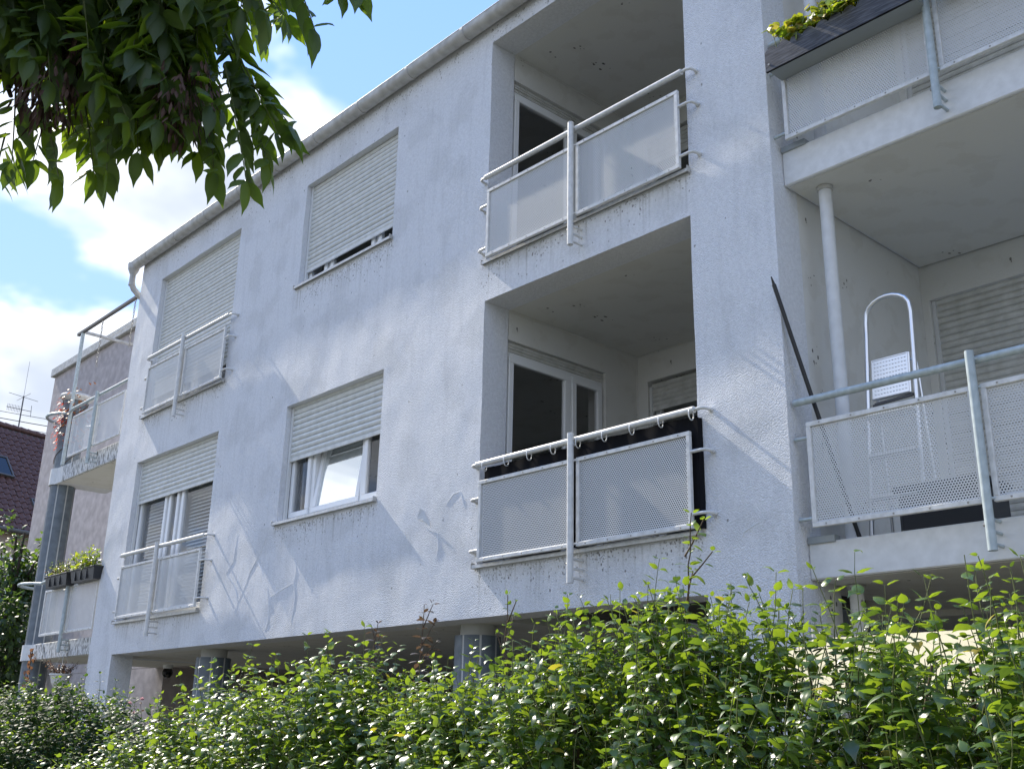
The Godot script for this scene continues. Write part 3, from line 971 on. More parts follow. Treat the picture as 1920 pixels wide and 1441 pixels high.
# ---------------------------------------------------------------- neighbouring wing with balconies on a column
func side_wing() -> void:
	var w := thing("side_wing", "mauve rendered wing with grey column and mould-stained balconies", "building")
	var mb := MB.new()
	mb.span(-24.75, -14.96, 2.6, 9.42, -9.0, -2.1, 0.01)
	put(w, "wall", mb, M.mauve_render)
	mb = MB.new()
	mb.span(-24.75, -17.1, -0.1, 2.599, -9.0, -2.1)
	put(w, "wall", mb, M.mauve_render)
	mb = MB.new()
	mb.span(-24.83, -14.96, 9.42, 9.62, -9.05, -2.02, 0.012)
	put(w, "parapet_flashing", mb, M.gutter_metal)
	var dr := MB.new()
	dr.span(-16.1, -15.0, 2.8, 5.0, -2.15, -2.096)
	put(w, "door_recess", dr, M.interior_wall)
	for y in [[5.41, 5.68], [2.60, 2.84]]:
		slab(w, -17.42, -14.96, y[0], y[1], -2.099, -0.11, M.mouldy_concrete, M.ceiling_paint)
		var bd := MB.new()                        # rounded end of the slab about the column
		bd.lathe([Vector2(0, y[0]), Vector2(0.225, y[0]), Vector2(0.225, y[1]), Vector2(0, y[1])], Vector3(-17.82, 0, -0.29), 30)
		bd.span(-17.82, -17.421, y[0] + 0.002, y[1] - 0.002, -1.0, -0.112)
		put(w, "slab_end", bd, M.slab_paint)
	column(w, Vector3(-17.82, 0, -0.29), 0.195, 2.841, 5.409, 8, 0.05, false)
	column(w, Vector3(-17.82, 0, -0.29), 0.195, 0.0, 2.599, 8, 0.05, false)
	var c := column(w, Vector3(-17.82, 0, -0.29), 0.195, 5.681, 6.88, 8, 0.05, false)
	var cap := MB.new()
	cap.lathe([Vector2(0.17, 6.875), Vector2(0.20, 6.885), Vector2(0.265, 6.93), Vector2(0.275, 6.96), Vector2(0.26, 6.985), Vector2(0, 6.985)], Vector3.ZERO, 28)
	put(c, "cap", cap, M.white_metal)

	# creeper round the column: stems and red leaves
	var cr := thing("red_creeper", "red-leaved creeper climbing over the capped column of the upper balcony", "climbing plant")
	rng.seed = 31
	var st := MB.new()
	for k in 3:
		var path := []
		for q in 24:
			var t := q / 23.0
			var a := -0.6 + t * (5.0 + k) + k * 1.9
			path.append(Vector3(-17.82 + cos(a) * 0.205, 5.75 + t * 1.15 - 0.05 * k, -0.29 - sin(a) * 0.205))
		st.tube(path, 0.006, 5)
	put(cr, "stem", st, M.twig)
	var lm := leaf_mesh(0.62, 0.15, 0.3, 4, 4)
	var lists := [[], []]
	for k in 210:
		var a := rng.randf_range(-0.9, 2.6)
		var y := rng.randf_range(6.05, 6.72) if rng.randf() < 0.75 else rng.randf_range(6.5, 6.95)
		var p := Vector3(-17.82 + cos(a) * rng.randf_range(0.2, 0.29), y, -0.29 + sin(a) * rng.randf_range(0.2, 0.29))
		if rng.randf() < 0.35:
			p += Vector3(rng.randf_range(0.05, 0.5), rng.randf_range(0.0, 0.22), 0.05)
		var out := Vector3(cos(a), -0.6, sin(a)).normalized()
		lists[1 if p.x > -17.6 else 0].append(leaf_at(p, out, rng.randf_range(0.05, 0.085)))
	for k in 2:
		copies(cr, "foliage", lm, [M.red_leaf, M.orange_leaf][k], lists[k])

	# pergola frame on the upper balcony, with chains
	var pg := thing("pergola_frame", "thin grey steel frame with hanging chains above the upper balcony", "frame")
	var fr := MB.new()
	fr.box(Vector3(-16.3, 8.02, -0.10), Vector3(2.75, 0.05, 0.05), 0.004)
	put(pg, "beam", fr, M.steel_dark)
	fr = MB.new()
	fr.box(Vector3(-17.46, 8.02, -1.11), Vector3(0.045, 0.045, 1.97), 0.004)
	put(pg, "side_beam", fr, M.gutter_metal)
	fr = MB.new()
	fr.box(Vector3(-17.46, 6.84, -0.10), Vector3(0.05, 2.31, 0.05), 0.004)
	put(pg, "post", fr, M.blue_grey_metal)
	for c2 in [[-16.62, 7.97, 7.2], [-15.36, 7.97, 7.2]]:
		var ch := MB.new()
		var y: float = c2[1]
		var k := 0
		while y > c2[2]:
			var r := 0.014
			var loop := []
			for q in 9:
				var a := TAU * q / 8.0
				var off := Vector3(cos(a) * r, sin(a) * 0.024, 0) if k % 2 else Vector3(0, sin(a) * 0.024, cos(a) * r)
				loop.append(Vector3(c2[0], y, -0.1) + off)
			ch.tube(loop, 0.0045, 5, false)
			y -= 0.038
			k += 1
		put(pg, "chain", ch, M.screw_steel)
	var cr2 := MB.new()
	for zz in [-0.5, -0.9, -1.4]:
		cr2.tube([Vector3(-17.44, 8.0, zz), Vector3(-16.2, 7.95, zz + 0.02), Vector3(-15.0, 8.0, zz)], 0.004, 5)
	put(pg, "washing_line", cr2, M.cord)

# ---------------------------------------------------------------- leaves
# unit leaf: stalk at the origin, blade along +z (length 1), upper face +y
func leaf_mesh(width: float, fold: float, droop: float, rows := 7, cols := 6, veins := 0.0, tip := 1.0, smooth_power := 1.0) -> ArrayMesh:
	var v := PackedVector3Array()
	var idx := PackedInt32Array()
	for j in rows + 1:
		var t := float(j) / rows
		var half := width * 0.5 * pow(sin(PI * pow(t, 0.72)), 0.85 * smooth_power) if t < 0.999 else 0.0
		if tip > 1.0:                      # drawn-out tip
			half = width * 0.5 * pow(sin(PI * pow(t * 0.985, 0.62)), 0.75) * (1.0 - 0.58 * smoothstep(0.58, 0.92, t)) if t < 0.999 else 0.0
		for i in cols + 1:
			var s := lerpf(-1.0, 1.0, float(i) / cols)
			var x := s * half
			var y := absf(x) * fold - droop * t * t + veins * sin((t * 3.2 - absf(s) * 1.1) * TAU) * absf(s) * (1.0 - t) - absf(s) * absf(s) * half * 0.25
			v.append(Vector3(x, y, t - droop * droop * t * t * t * 0.6))
	for j in rows:
		for i in cols:
			var a := j * (cols + 1) + i
			var b := a + cols + 1
			idx.append_array([a, a + 1, b, a + 1, b + 1, b])
	var n := PackedVector3Array()
	n.resize(v.size())
	for k in range(0, idx.size(), 3):
		var m := (v[idx[k + 2]] - v[idx[k]]).cross(v[idx[k + 1]] - v[idx[k]])
		for q in 3:
			n[idx[k + q]] += m
	for k in n.size():
		n[k] = n[k].normalized() if n[k].length() > 1e-9 else Vector3.UP
	var arr := []
	arr.resize(Mesh.ARRAY_MAX)
	arr[Mesh.ARRAY_VERTEX] = v
	arr[Mesh.ARRAY_NORMAL] = n
	arr[Mesh.ARRAY_INDEX] = idx
	var me := ArrayMesh.new()
	me.add_surface_from_arrays(Mesh.PRIMITIVE_TRIANGLES, arr)
	return me

func leaf_at(p: Vector3, dir: Vector3, size: float, up := Vector3.UP) -> Transform3D:
	var z := dir.normalized()
	var x := up.cross(z)
	if x.length() < 0.05:
		x = Vector3(rng.randf() - 0.5, 0.1, rng.randf() - 0.5).cross(z)
	x = x.normalized()
	var y := z.cross(x)
	return Transform3D(Basis(x * size, y * size, z * size), p)

func rand_dir() -> Vector3:
	return Vector3(rng.randfn(), rng.randfn(), rng.randfn()).normalized()

# a leafy shoot with opposite pairs; returns nothing, fills leaves [Transform3D, tone] and stem paths
func shoot(leaves: Array, stems: Array, base: Vector3, dir: Vector3, length: float, size: float, gap: float) -> void:
	var d := dir.normalized()
	var p := base
	var path := [p]
	var n := maxi(2, int(length / gap))
	var turn := rng.randf() * TAU
	for k in n:
		d = (d + Vector3(rng.randfn() * 0.07, 0.05, rng.randfn() * 0.07)).normalized()
		p += d * (length / n)
		path.append(p)
		turn += PI / 2.0 + rng.randfn() * 0.25
		var t := float(k + 1) / n
		var s := size * (1.0 if t < 0.6 else lerpf(1.0, 0.55, (t - 0.6) / 0.4)) * rng.randf_range(0.75, 1.15)
		var side := d.cross(Vector3(cos(turn), 0.3, sin(turn))).normalized()
		for sg in [-1.0, 1.0]:
			if rng.randf() < 0.06:
				continue
			var ld: Vector3 = (side * sg * (1.0 - 0.45 * t) + d * (0.25 + 0.6 * t * t) + Vector3(rng.randfn(), rng.randfn() * 0.7, rng.randfn()) * 0.22)
			ld.y = ld.y * 0.8 - 0.22 * (1.0 - t * t) + 0.03
			leaves.append([leaf_at(p + side * sg * 0.006, ld, s, (Vector3.UP + rand_dir() * 0.35)), t])
	stems.append(path)

# distribute leaves over tones and make the 300 that show largest nodes of their own
func foliage(owner_node: Node3D, leaves: Array, meshes: Array, mats: Array, singles: int, tone_of: Callable) -> void:
	var order := []
	for k in leaves.size():
		var p: Vector3 = leaves[k][0].origin
		var q := to_px(p)
		var inside := q.x > 0 and q.x < 1920 and q.y > 0 and q.y < 1441
		order.append([leaves[k][0].basis.x.length() / EYE.distance_to(p) * (1.0 if inside else 0.0), k])
	order.sort_custom(func(a, b): return a[0] > b[0])
	var lists := {}
	for r in order.size():
		var k: int = order[r][1]
		var tone: int = tone_of.call(leaves[k])
		var shape := k % meshes.size()
		if r < singles:
			put(owner_node, "leaf", meshes[shape], mats[tone], leaves[k][0])
		else:
			var key := tone * 10 + shape
			if not lists.has(key):
				lists[key] = []
			lists[key].append(leaves[k][0])
	for key in lists:
		copies(owner_node, "foliage", meshes[key % 10], mats[key / 10], lists[key])

func stem_mesh(stems: Array, r0: float, r1: float, sides := 4) -> MB:
	var mb := MB.new()
	for path in stems:
		var rr := []
		for k in path.size():
			rr.append(lerpf(r0, r1, float(k) / maxf(1, path.size() - 1)))
		mb.tube(path, rr, sides, false)
	return mb

# ---------------------------------------------------------------- hedge in front of the building
const HEDGE_Z := 2.95
var hedge_top := []
func hedge_height(x: float) -> float:
	for k in hedge_top.size() - 1:
		if x <= hedge_top[k + 1].x:
			var t: float = clampf((x - hedge_top[k].x) / (hedge_top[k + 1].x - hedge_top[k].x), 0, 1)
			return lerpf(hedge_top[k].y, hedge_top[k + 1].y, t)
	return hedge_top[-1].y

func hedge() -> void:
	rng.seed = 101
	for q in [[225, 1420], [262, 1390], [300, 1345], [345, 1318], [400, 1288], [470, 1262], [560, 1240], [640, 1222], [700, 1206], [780, 1254], [860, 1262], [950, 1244], [1000, 1216], [1100, 1196], [1180, 1165], [1260, 1142], [1350, 1146], [1450, 1150], [1560, 1176], [1620, 1196], [1700, 1176], [1780, 1160], [1850, 1136], [1919, 1122]]:
		var p := on_z(q[0], q[1], HEDGE_Z)
		hedge_top.append(Vector2(p.x, p.y + lerpf(-0.05, 0.06, clampf((q[0] - 600.0) / 700.0, 0.0, 1.0))))
	hedge_top.append(Vector2(2.2, 2.05))
	var h := thing("dogwood_hedge", "sunlit green dogwood hedge with untrimmed shoots along the front of the building", "hedge")
	var leaves := []
	var stems := []
	var x0: float = hedge_top[0].x - 0.1
	var x1 := 1.6
	var clumps := []
	for k in 420:
		clumps.append([Vector2(lerpf(x0, x1, pow((k + rng.randf()) / 420.0, 0.95)), HEDGE_Z + rng.randf_range(-0.55, 0.6)), rng.randf_range(-0.12, 0.06), rng.randfn() * 0.25, rng.randf_range(0.85, 1.15)])
	for k in 9800:
		var cl: Array = clumps[rng.randi() % clumps.size()]
		var x: float = clampf(cl[0].x + rng.randfn() * 0.075, x0, x1)
		var z: float = cl[0].y + rng.randfn() * 0.075
		var top := hedge_height(x) + float(cl[1])
		var edge := 1.0 - pow(minf(absf(z - HEDGE_Z) / 0.66, 1.0), 4.0) * 0.35
		var depth := pow(rng.randf(), 1.25) * 1.15
		var y := top * edge - 0.22 - depth
		if y < 0.3:
			continue
		var lean := Vector3(cl[2] + rng.randfn() * 0.25, 1.0, (z - HEDGE_Z) * 1.3 * minf(1.0, 0.3 + depth) + rng.randfn() * 0.2)
		if depth > 0.25:
			lean.y = 0.75
			lean.z += 0.45 * signf(z - HEDGE_Z + 0.15)
		shoot(leaves, stems, Vector3(x, y, z), lean, rng.randf_range(0.16, 0.30), rng.randf_range(0.050, 0.070) * float(cl[3]), 0.032)
	for k in 700:                              # lower, thinner part
		var x := lerpf(x0, x1, rng.randf())
		var z := HEDGE_Z + rng.randf_range(-0.5, 0.5)
		shoot(leaves, stems, Vector3(x, rng.randf_range(0.05, 1.0), z), Vector3(rng.randfn() * 0.4, 0.8, (z - HEDGE_Z) * 2.0), 0.35, 0.075, 0.05)
	# long shoots that stand above the hedge, from the photograph: [x, y of the tip, length in metres, z]
	for q in [[1150, 1100, 0.26, 2.9], [1100, 1150, 0.2, 3.0], [1395, 1082, 0.3, 3.0], [1480, 1088, 0.25, 2.9], [1556, 1042, 0.42, 3.1], [1570, 1060, 0.34, 3.05], [1490, 1100, 0.25, 2.7], [1640, 1130, 0.2, 3.1], [1795, 1044, 0.40, 3.2],
			[1715, 1080, 0.3, 3.0], [1755, 1078, 0.3, 3.1], [1842, 1060, 0.32, 3.0], [1880, 1085, 0.3, 3.0], [1915, 1040, 0.3, 3.0], [1690, 1110, 0.22, 2.9], [1600, 1130, 0.2, 2.9], [1300, 1100, 0.25, 3.1], [1340, 1105, 0.24, 2.9],
			[1240, 1120, 0.2, 3.0], [1065, 1150, 0.22, 3.1], [1010, 1165, 0.24, 3.1], [885, 1225, 0.15, 3.0], [910, 1218, 0.15, 3.0], [470, 1208, 0.24, 3.0], [465, 1235, 0.2, 3.0], [574, 1190, 0.24, 3.0], [602, 1198, 0.2, 3.0], [620, 1185, 0.24, 2.9], [636, 1192, 0.22, 3.1],
			[690, 1175, 0.2, 2.9], [530, 1224, 0.16, 3.0], [350, 1262, 0.24, 3.0], [385, 1250, 0.22, 3.0], [830, 1232, 0.15, 3.0], [1190, 1140, 0.2, 3.0], [1445, 1105, 0.25, 2.8], [1660, 1145, 0.2, 3.0], [740, 1220, 0.2, 2.9], [960, 1215, 0.18, 2.9], [1130, 1135, 0.2, 3.0]]:
		var tipp := on_z(q[0], q[1], q[3])
		var lean := Vector3(rng.randfn() * 0.15, 1, rng.randfn() * 0.12).normalized()
		var len: float = q[2] + 0.12
		shoot(leaves, stems, tipp - lean * len, lean, len, 0.074, 0.055)
	var m1 := leaf_mesh(0.58, 0.10, 0.50, 9, 8, 0.022, 1.5)
	var m2 := leaf_mesh(0.54, 0.22, 0.72, 9, 8, 0.018, 1.5)
	var m3 := leaf_mesh(0.62, 0.06, 0.34, 9, 8, 0.024, 1.5)
	foliage(h, leaves, [m1, m2, m3], [M.hedge_leaf_a, M.hedge_leaf_b, M.hedge_leaf_c, M.hedge_leaf_d, M.yellow_leaf], 300, func(l): return 4 if rng.randf() < 0.006 else 2 if l[1] > 0.8 and rng.randf() < 0.75 else (0 if rng.randf() < 0.45 else (1 if rng.randf() < 0.65 else 3)))
	var sm := put(h, "stems", stem_mesh(stems, 0.0024, 0.0012), M.green_twig)
	sm.set_meta("kind", "stuff")
	var wood := []
	for k in 60:
		var x := lerpf(x0 + 0.1, x1, k / 59.0) + rng.randfn() * 0.05
		var top := hedge_height(x)
		var path := []
		var p := Vector3(x, -0.02, HEDGE_Z + rng.randfn() * 0.12)
		for q in 7:
			path.append(p)
			p += Vector3(rng.randfn() * 0.05, (top - 0.2) / 6.0, rng.randfn() * 0.06)
		wood.append(path)
	put(h, "branches", stem_mesh(wood, 0.012, 0.004, 6), M.twig).set_meta("kind", "stuff")

func dark_shrub() -> void:
	rng.seed = 202
	var s := thing("garden_shrub", "dark green dense shrub beside the pier, past the end of the long hedge", "shrub")
	var leaves := []
	var stems := []
	for k in 3400:
		var c := Vector3(rng.randf_range(-12.2, -8.35), 0, rng.randf_range(1.7, 3.3))
		var top := 1.86 + 0.10 * sin(c.x * 3.1) + 0.06 * sin(c.z * 5.0 + c.x)
		if c.x > -8.9:
			top -= (c.x + 8.9) * 0.5
		var y: float = top - 0.2 - pow(rng.randf(), 1.3) * 1.4
		if y < 0.1:
			continue
		shoot(leaves, stems, Vector3(c.x, y, c.z), Vector3(rng.randfn() * 0.5 + 0.25 * (1.0 if c.x > -9.0 else 0.0), 0.8, rng.randfn() * 0.4 + 0.3), rng.randf_range(0.18, 0.3), rng.randf_range(0.058, 0.08), 0.036)
	for q in [[165, 1252], [190, 1262], [60, 1285], [120, 1280], [205, 1290], [25, 1290], [215, 1300], [228, 1275]]:
		var p := on_z(q[0], q[1], 2.6)
		shoot(leaves, stems, p - Vector3(0, 0.3, 0), Vector3(0.1, 1, 0.1), 0.3, 0.06, 0.05)
	var m1 := leaf_mesh(0.58, 0.10, 0.35, 6, 6, 0.015, 1.5)
	var m2 := leaf_mesh(0.52, 0.2, 0.5, 6, 6, 0.015, 1.5)
	foliage(s, leaves, [m1, m2], [M.shrub_leaf_a, M.shrub_leaf_b, M.hedge_leaf_a], 200, func(l): return 2 if l[1] > 0.85 and rng.randf() < 0.4 else (0 if rng.randf() < 0.5 else 1))
	put(s, "stems", stem_mesh(stems, 0.003, 0.0015), M.green_twig).set_meta("kind", "stuff")

# ---------------------------------------------------------------- overhanging tree
func frond(leaves: Array, stems: Array, base: Vector3, tip: Vector3, pairs: int, size: float, sag := 0.08) -> void:
	var path := []
	var axis := (tip - base)
	var side0 := axis.cross(Vector3.UP)
	if side0.length() < 0.1 * axis.length():
		side0 = axis.cross(Vector3(0.6, 0, 0.8))
	side0 = side0.normalized().rotated(axis.normalized(), rng.randf_range(-0.9, 0.9))
	for k in pairs + 1:
		var t := float(k) / pairs
		path.append(base + axis * t + Vector3.UP * sag * 4.0 * t * (1.0 - t) * axis.length())
	for k in range(1, pairs + 1):
		var p: Vector3 = path[k]
		var d: Vector3 = (path[k] - path[k - 1]).normalized()
		for sg in [-1.0, 1.0]:
			var ld: Vector3 = side0 * sg * 0.8 + d * 0.45 + Vector3.DOWN * rng.randf_range(-0.05, 0.5) + rand_dir() * 0.22
			leaves.append([leaf_at(p + side0 * sg * 0.01, ld, size * rng.randf_range(0.8, 1.15), (Vector3.UP + rand_dir() * 0.5)), 0.5])
	leaves.append([leaf_at(tip, axis.normalized() + Vector3.DOWN * 0.5 + rand_dir() * 0.2, size * 1.1), 1.0])
	stems.append(path)

func overhanging_tree() -> void:
	rng.seed = 303
	var t := thing("overhanging_tree", "branch of a tree of heaven with dark backlit leaflets hanging into the sky", "tree")
	var leaves := []
	var stems := []
	# fronds that make the outline: base px, tip px, depth, pairs
	for q in [[30, 150, 22, 305, 3.1, 6], [70, 150, 110, 335, 3.0, 7], [115, 120, 62, 300, 3.2, 7], [150, 140, 175, 320, 3.1, 7], [205, 130, 200, 318, 3.0, 7], [255, 140, 258, 285, 3.1, 6], [290, 150, 300, 265, 3.2, 5], [325, 150, 345, 245, 3.2, 5],
			[360, 130, 372, 285, 3.2, 6], [390, 130, 400, 320, 3.1, 8], [420, 120, 462, 340, 3.0, 9], [430, 100, 500, 300, 3.1, 8], [420, 60, 520, 250, 3.1, 9], [400, 20, 480, 190, 3.2, 7], [395, -40, 440, 60, 3.1, 5], [430, -90, 500, 30, 3.0, 5], [520, -120, 590, 55, 3.0, 6],
			[560, -130, 640, -20, 3.0, 4], [640, -150, 668, -30, 3.0, 4], [10, 250, -10, 330, 3.1, 4], [460, 150, 545, 235, 3.1, 5]]:
		frond(leaves, stems, at_depth(q[0], q[1], q[4] + 0.15), at_depth(q[2], q[3], q[4]), q[5] + 1, 0.100, 0.03)
	var first := leaves.size()
	# dense crown behind and above the outline
	for k in 700:
		var px := rng.randf_range(-170, 480)
		var py := rng.randf_range(-560, 215)
		if px > 380 and py > 40:
			px -= 120
		if px < 120 and py > 110:
			py -= 140
		var dep := rng.randf_range(2.95, 4.0)
		var b := at_depth(px, py - 90, dep + 0.2)
		frond(leaves, stems, b, at_depth(px + rng.randfn() * 40, py + rng.randf_range(20, 60), dep), rng.randi_range(6, 9), 0.102, 0.05)
	var m1 := leaf_mesh(0.42, 0.12, 0.18, 10, 6, 0.010, 1.6)
	var m2 := leaf_mesh(0.38, 0.05, 0.32, 10, 6, 0.010, 1.6)
	foliage(t, leaves, [m1, m2], [M.tree_leaf_a, M.tree_leaf_b], 300, func(l): return 0 if rng.randf() < 0.55 else 1)
	put(t, "leaf_stalks", stem_mesh(stems, 0.0035, 0.0015, 5), M.green_twig).set_meta("kind", "stuff")
	# limbs down to the trunk, which stands outside the picture
	var limb := MB.new()
	var j := at_depth(-120, -420, 4.6)
	limb.tube([Vector3(-5.6, -0.05, 6.2), Vector3(-5.55, 1.6, 6.15), Vector3(-5.2, 3.4, 6.0), Vector3(-4.7, 4.6, 5.7), j], [0.15, 0.13, 0.11, 0.08, 0.06], 14)
	put(t, "trunk", limb, M.bark)
	for e in [[[60, -160, 3.8], [125, 40, 3.3], [110, 160, 3.15]], [[180, -220, 3.9], [250, -40, 3.4], [330, 120, 3.2]], [[300, -260, 3.8], [420, -100, 3.3], [560, -150, 3.1]], [[-60, -120, 3.9], [-20, 60, 3.4], [20, 180, 3.2]]]:
		var br := MB.new()
		var path := [j]
		for q in e:
			path.append(at_depth(q[0], q[1], q[2]))
		br.tube(path, [0.05, 0.026, 0.014, 0.007], 8)
		put(t, "branch", br, M.bark)
	# bunches of winged seeds
	var sd := leaf_mesh(0.24, 0.0, 0.08, 3, 2)
	for q in [[95, 175, 3.05, 0.10], [345, 185, 3.05, 0.11], [150, 110, 3.15, 0.09], [285, 25, 3.2, 0.10], [40, 110, 3.3, 0.07]]:
		var c := at_depth(q[0], q[1], q[2])
		var list := []
		for k in 230:
			var o: Vector3 = rand_dir() * float(q[3]) * pow(rng.randf(), 0.45)
			o.y *= 1.25
			list.append(leaf_at(c + o, Vector3(o.x * 2.0, -0.35, o.z * 2.0) + rand_dir() * 0.12, rng.randf_range(0.035, 0.05)))
		copies(t, "seed_bunch", sd, M.samara, list)

# ---------------------------------------------------------------- trees and shrubs further away
func far_tree(called: String, label: String, category: String, group: String, base: Vector3, crown: Vector3, radii: Vector3, count: int, size: float, light := 0.5) -> void:
	var t := thing(called, label, category, group, base)
	var tr := MB.new()
	var path := [Vector3(0, -0.1, 0)]
	for k in 4:
		path.append(Vector3(rng.randfn() * 0.12, crown.y * (k + 1) / 4.0, rng.randfn() * 0.12))
	tr.tube(path, [0.2, 0.17, 0.13, 0.10, 0.05], 10)
	for k in 7:
		var d := rand_dir()
		var e := crown + Vector3(d.x * radii.x, absf(d.y) * radii.y * 0.7, d.z * radii.z) * 0.75
		tr.tube([path[2], path[3].lerp(e, 0.4) + Vector3.UP * 0.2, e], [0.08, 0.05, 0.02], 6)
	put(t, "trunk", tr, M.bark)
	var blobs := []
	for k in 26:
		var d := rand_dir()
		blobs.append([crown + Vector3(d.x * radii.x, d.y * radii.y, d.z * radii.z) * rng.randf_range(0.35, 0.85), rng.randf_range(0.22, 0.42)])
	var lists := [[], []]
	for k in count:
		var bl: Array = blobs[rng.randi() % blobs.size()]
		var d := rand_dir() * pow(rng.randf(), 0.4)
		var p: Vector3 = bl[0] + Vector3(d.x * radii.x, d.y * radii.y, d.z * radii.z) * bl[1]
		lists[0 if rng.randf() < light else 1].append(leaf_at(p, d + Vector3.DOWN * 0.35 + rand_dir() * 0.5, size * rng.randf_range(0.7, 1.3), Vector3.UP + rand_dir() * 0.6))
	var lm := leaf_mesh(0.6, 0.12, 0.3, 3, 4)
	for k in 2:
		copies(t, "crown", lm, [M.far_leaf_a, M.far_leaf_b][k], lists[k])

# ---------------------------------------------------------------- things on the balconies
func stepladder() -> void:
	var l := thing("stepladder", "aluminium household stepladder with safety hoop standing on the balcony", "ladder", "", Vector3(-3.25, 2.835, -0.5))
	var arch := []
	arch.append(Vector3(-0.185, 0.0, 0.10)); arch.append(Vector3(-0.165, 1.45, -0.03))
	for k in 11:
		var a := PI - PI * k / 10.0
		arch.append(Vector3(cos(a) * 0.165 * (1.0 if absf(cos(a)) > 0.6 else 0.97), 1.53 + pow(sin(a), 0.7) * 0.16, -0.035))
	arch.append(Vector3(0.165, 1.45, -0.03)); arch.append(Vector3(0.185, 0.0, 0.10))
	var mb := MB.new()
	mb.tube(arch, 0.0165, 12)
	put(l, "front_frame", mb, M.aluminium)
	mb = MB.new()
	var bk := [Vector3(-0.17, 0.0, -0.16), Vector3(-0.15, 1.15, -0.075)]
	for k in 7:
		var a := PI - PI * k / 6.0
		bk.append(Vector3(cos(a) * 0.15, 1.18 + sin(a) * 0.05, -0.075))
	bk.append(Vector3(0.15, 1.15, -0.075)); bk.append(Vector3(0.17, 0.0, -0.16))
	mb.tube(bk, 0.012, 10)
	put(l, "rear_frame", mb, M.aluminium)
	# folded platform, upright in the hoop, with rows of raised treads
	var pl := Transform3D(Basis(Vector3.RIGHT, -0.10), Vector3(0, 1.10, 0.0))
	mb = MB.new()
	mb.box(Vector3.ZERO, Vector3(0.275, 0.30, 0.022), 0.008, pl)
	var pf := put(l, "platform", mb, M.aluminium)
	mb = MB.new()
	for r in 9:
		for c in 11:
			mb.box(Vector3(-0.108 + c * 0.0216, 0.112 - r * 0.028, 0.012), Vector3(0.013, 0.009, 0.006), 0.0025, pl)
	put(pf, "tread_studs", mb, M.aluminium).set_meta("kind", "stuff")
	mb = MB.new()
	ring(mb, -0.13, 0.13, -0.14, 0.14, 0.013, 0.006, 0.005, 0.0, pl)
	put(pf, "rim", mb, M.aluminium)
	for y in [0.28, 0.56, 0.84]:
		mb = MB.new()
		mb.box(Vector3(0, y, 0.10 - y * 0.09), Vector3(0.33, 0.025, 0.11), 0.005)
		put(l, "step", mb, M.aluminium)
	mb = MB.new()
	mb.tube([Vector3(-0.13, 0.93, 0.0), Vector3(0.15, 0.945, 0.0)], 0.011, 8)
	mb.tube([Vector3(-0.13, 0.915, 0.03), Vector3(0.15, 0.93, 0.03)], 0.008, 8)
	put(l, "hinge_bar", mb, M.steel_dark)
	for s in [-1, 1]:
		for z in [0.10, -0.16]:
			mb = MB.new()
			mb.box(Vector3(s * (0.185 if z > 0 else 0.17), 0.012, z), Vector3(0.034, 0.03, 0.034), 0.006)
			put(l, "rubber_foot", mb, M.rubber)

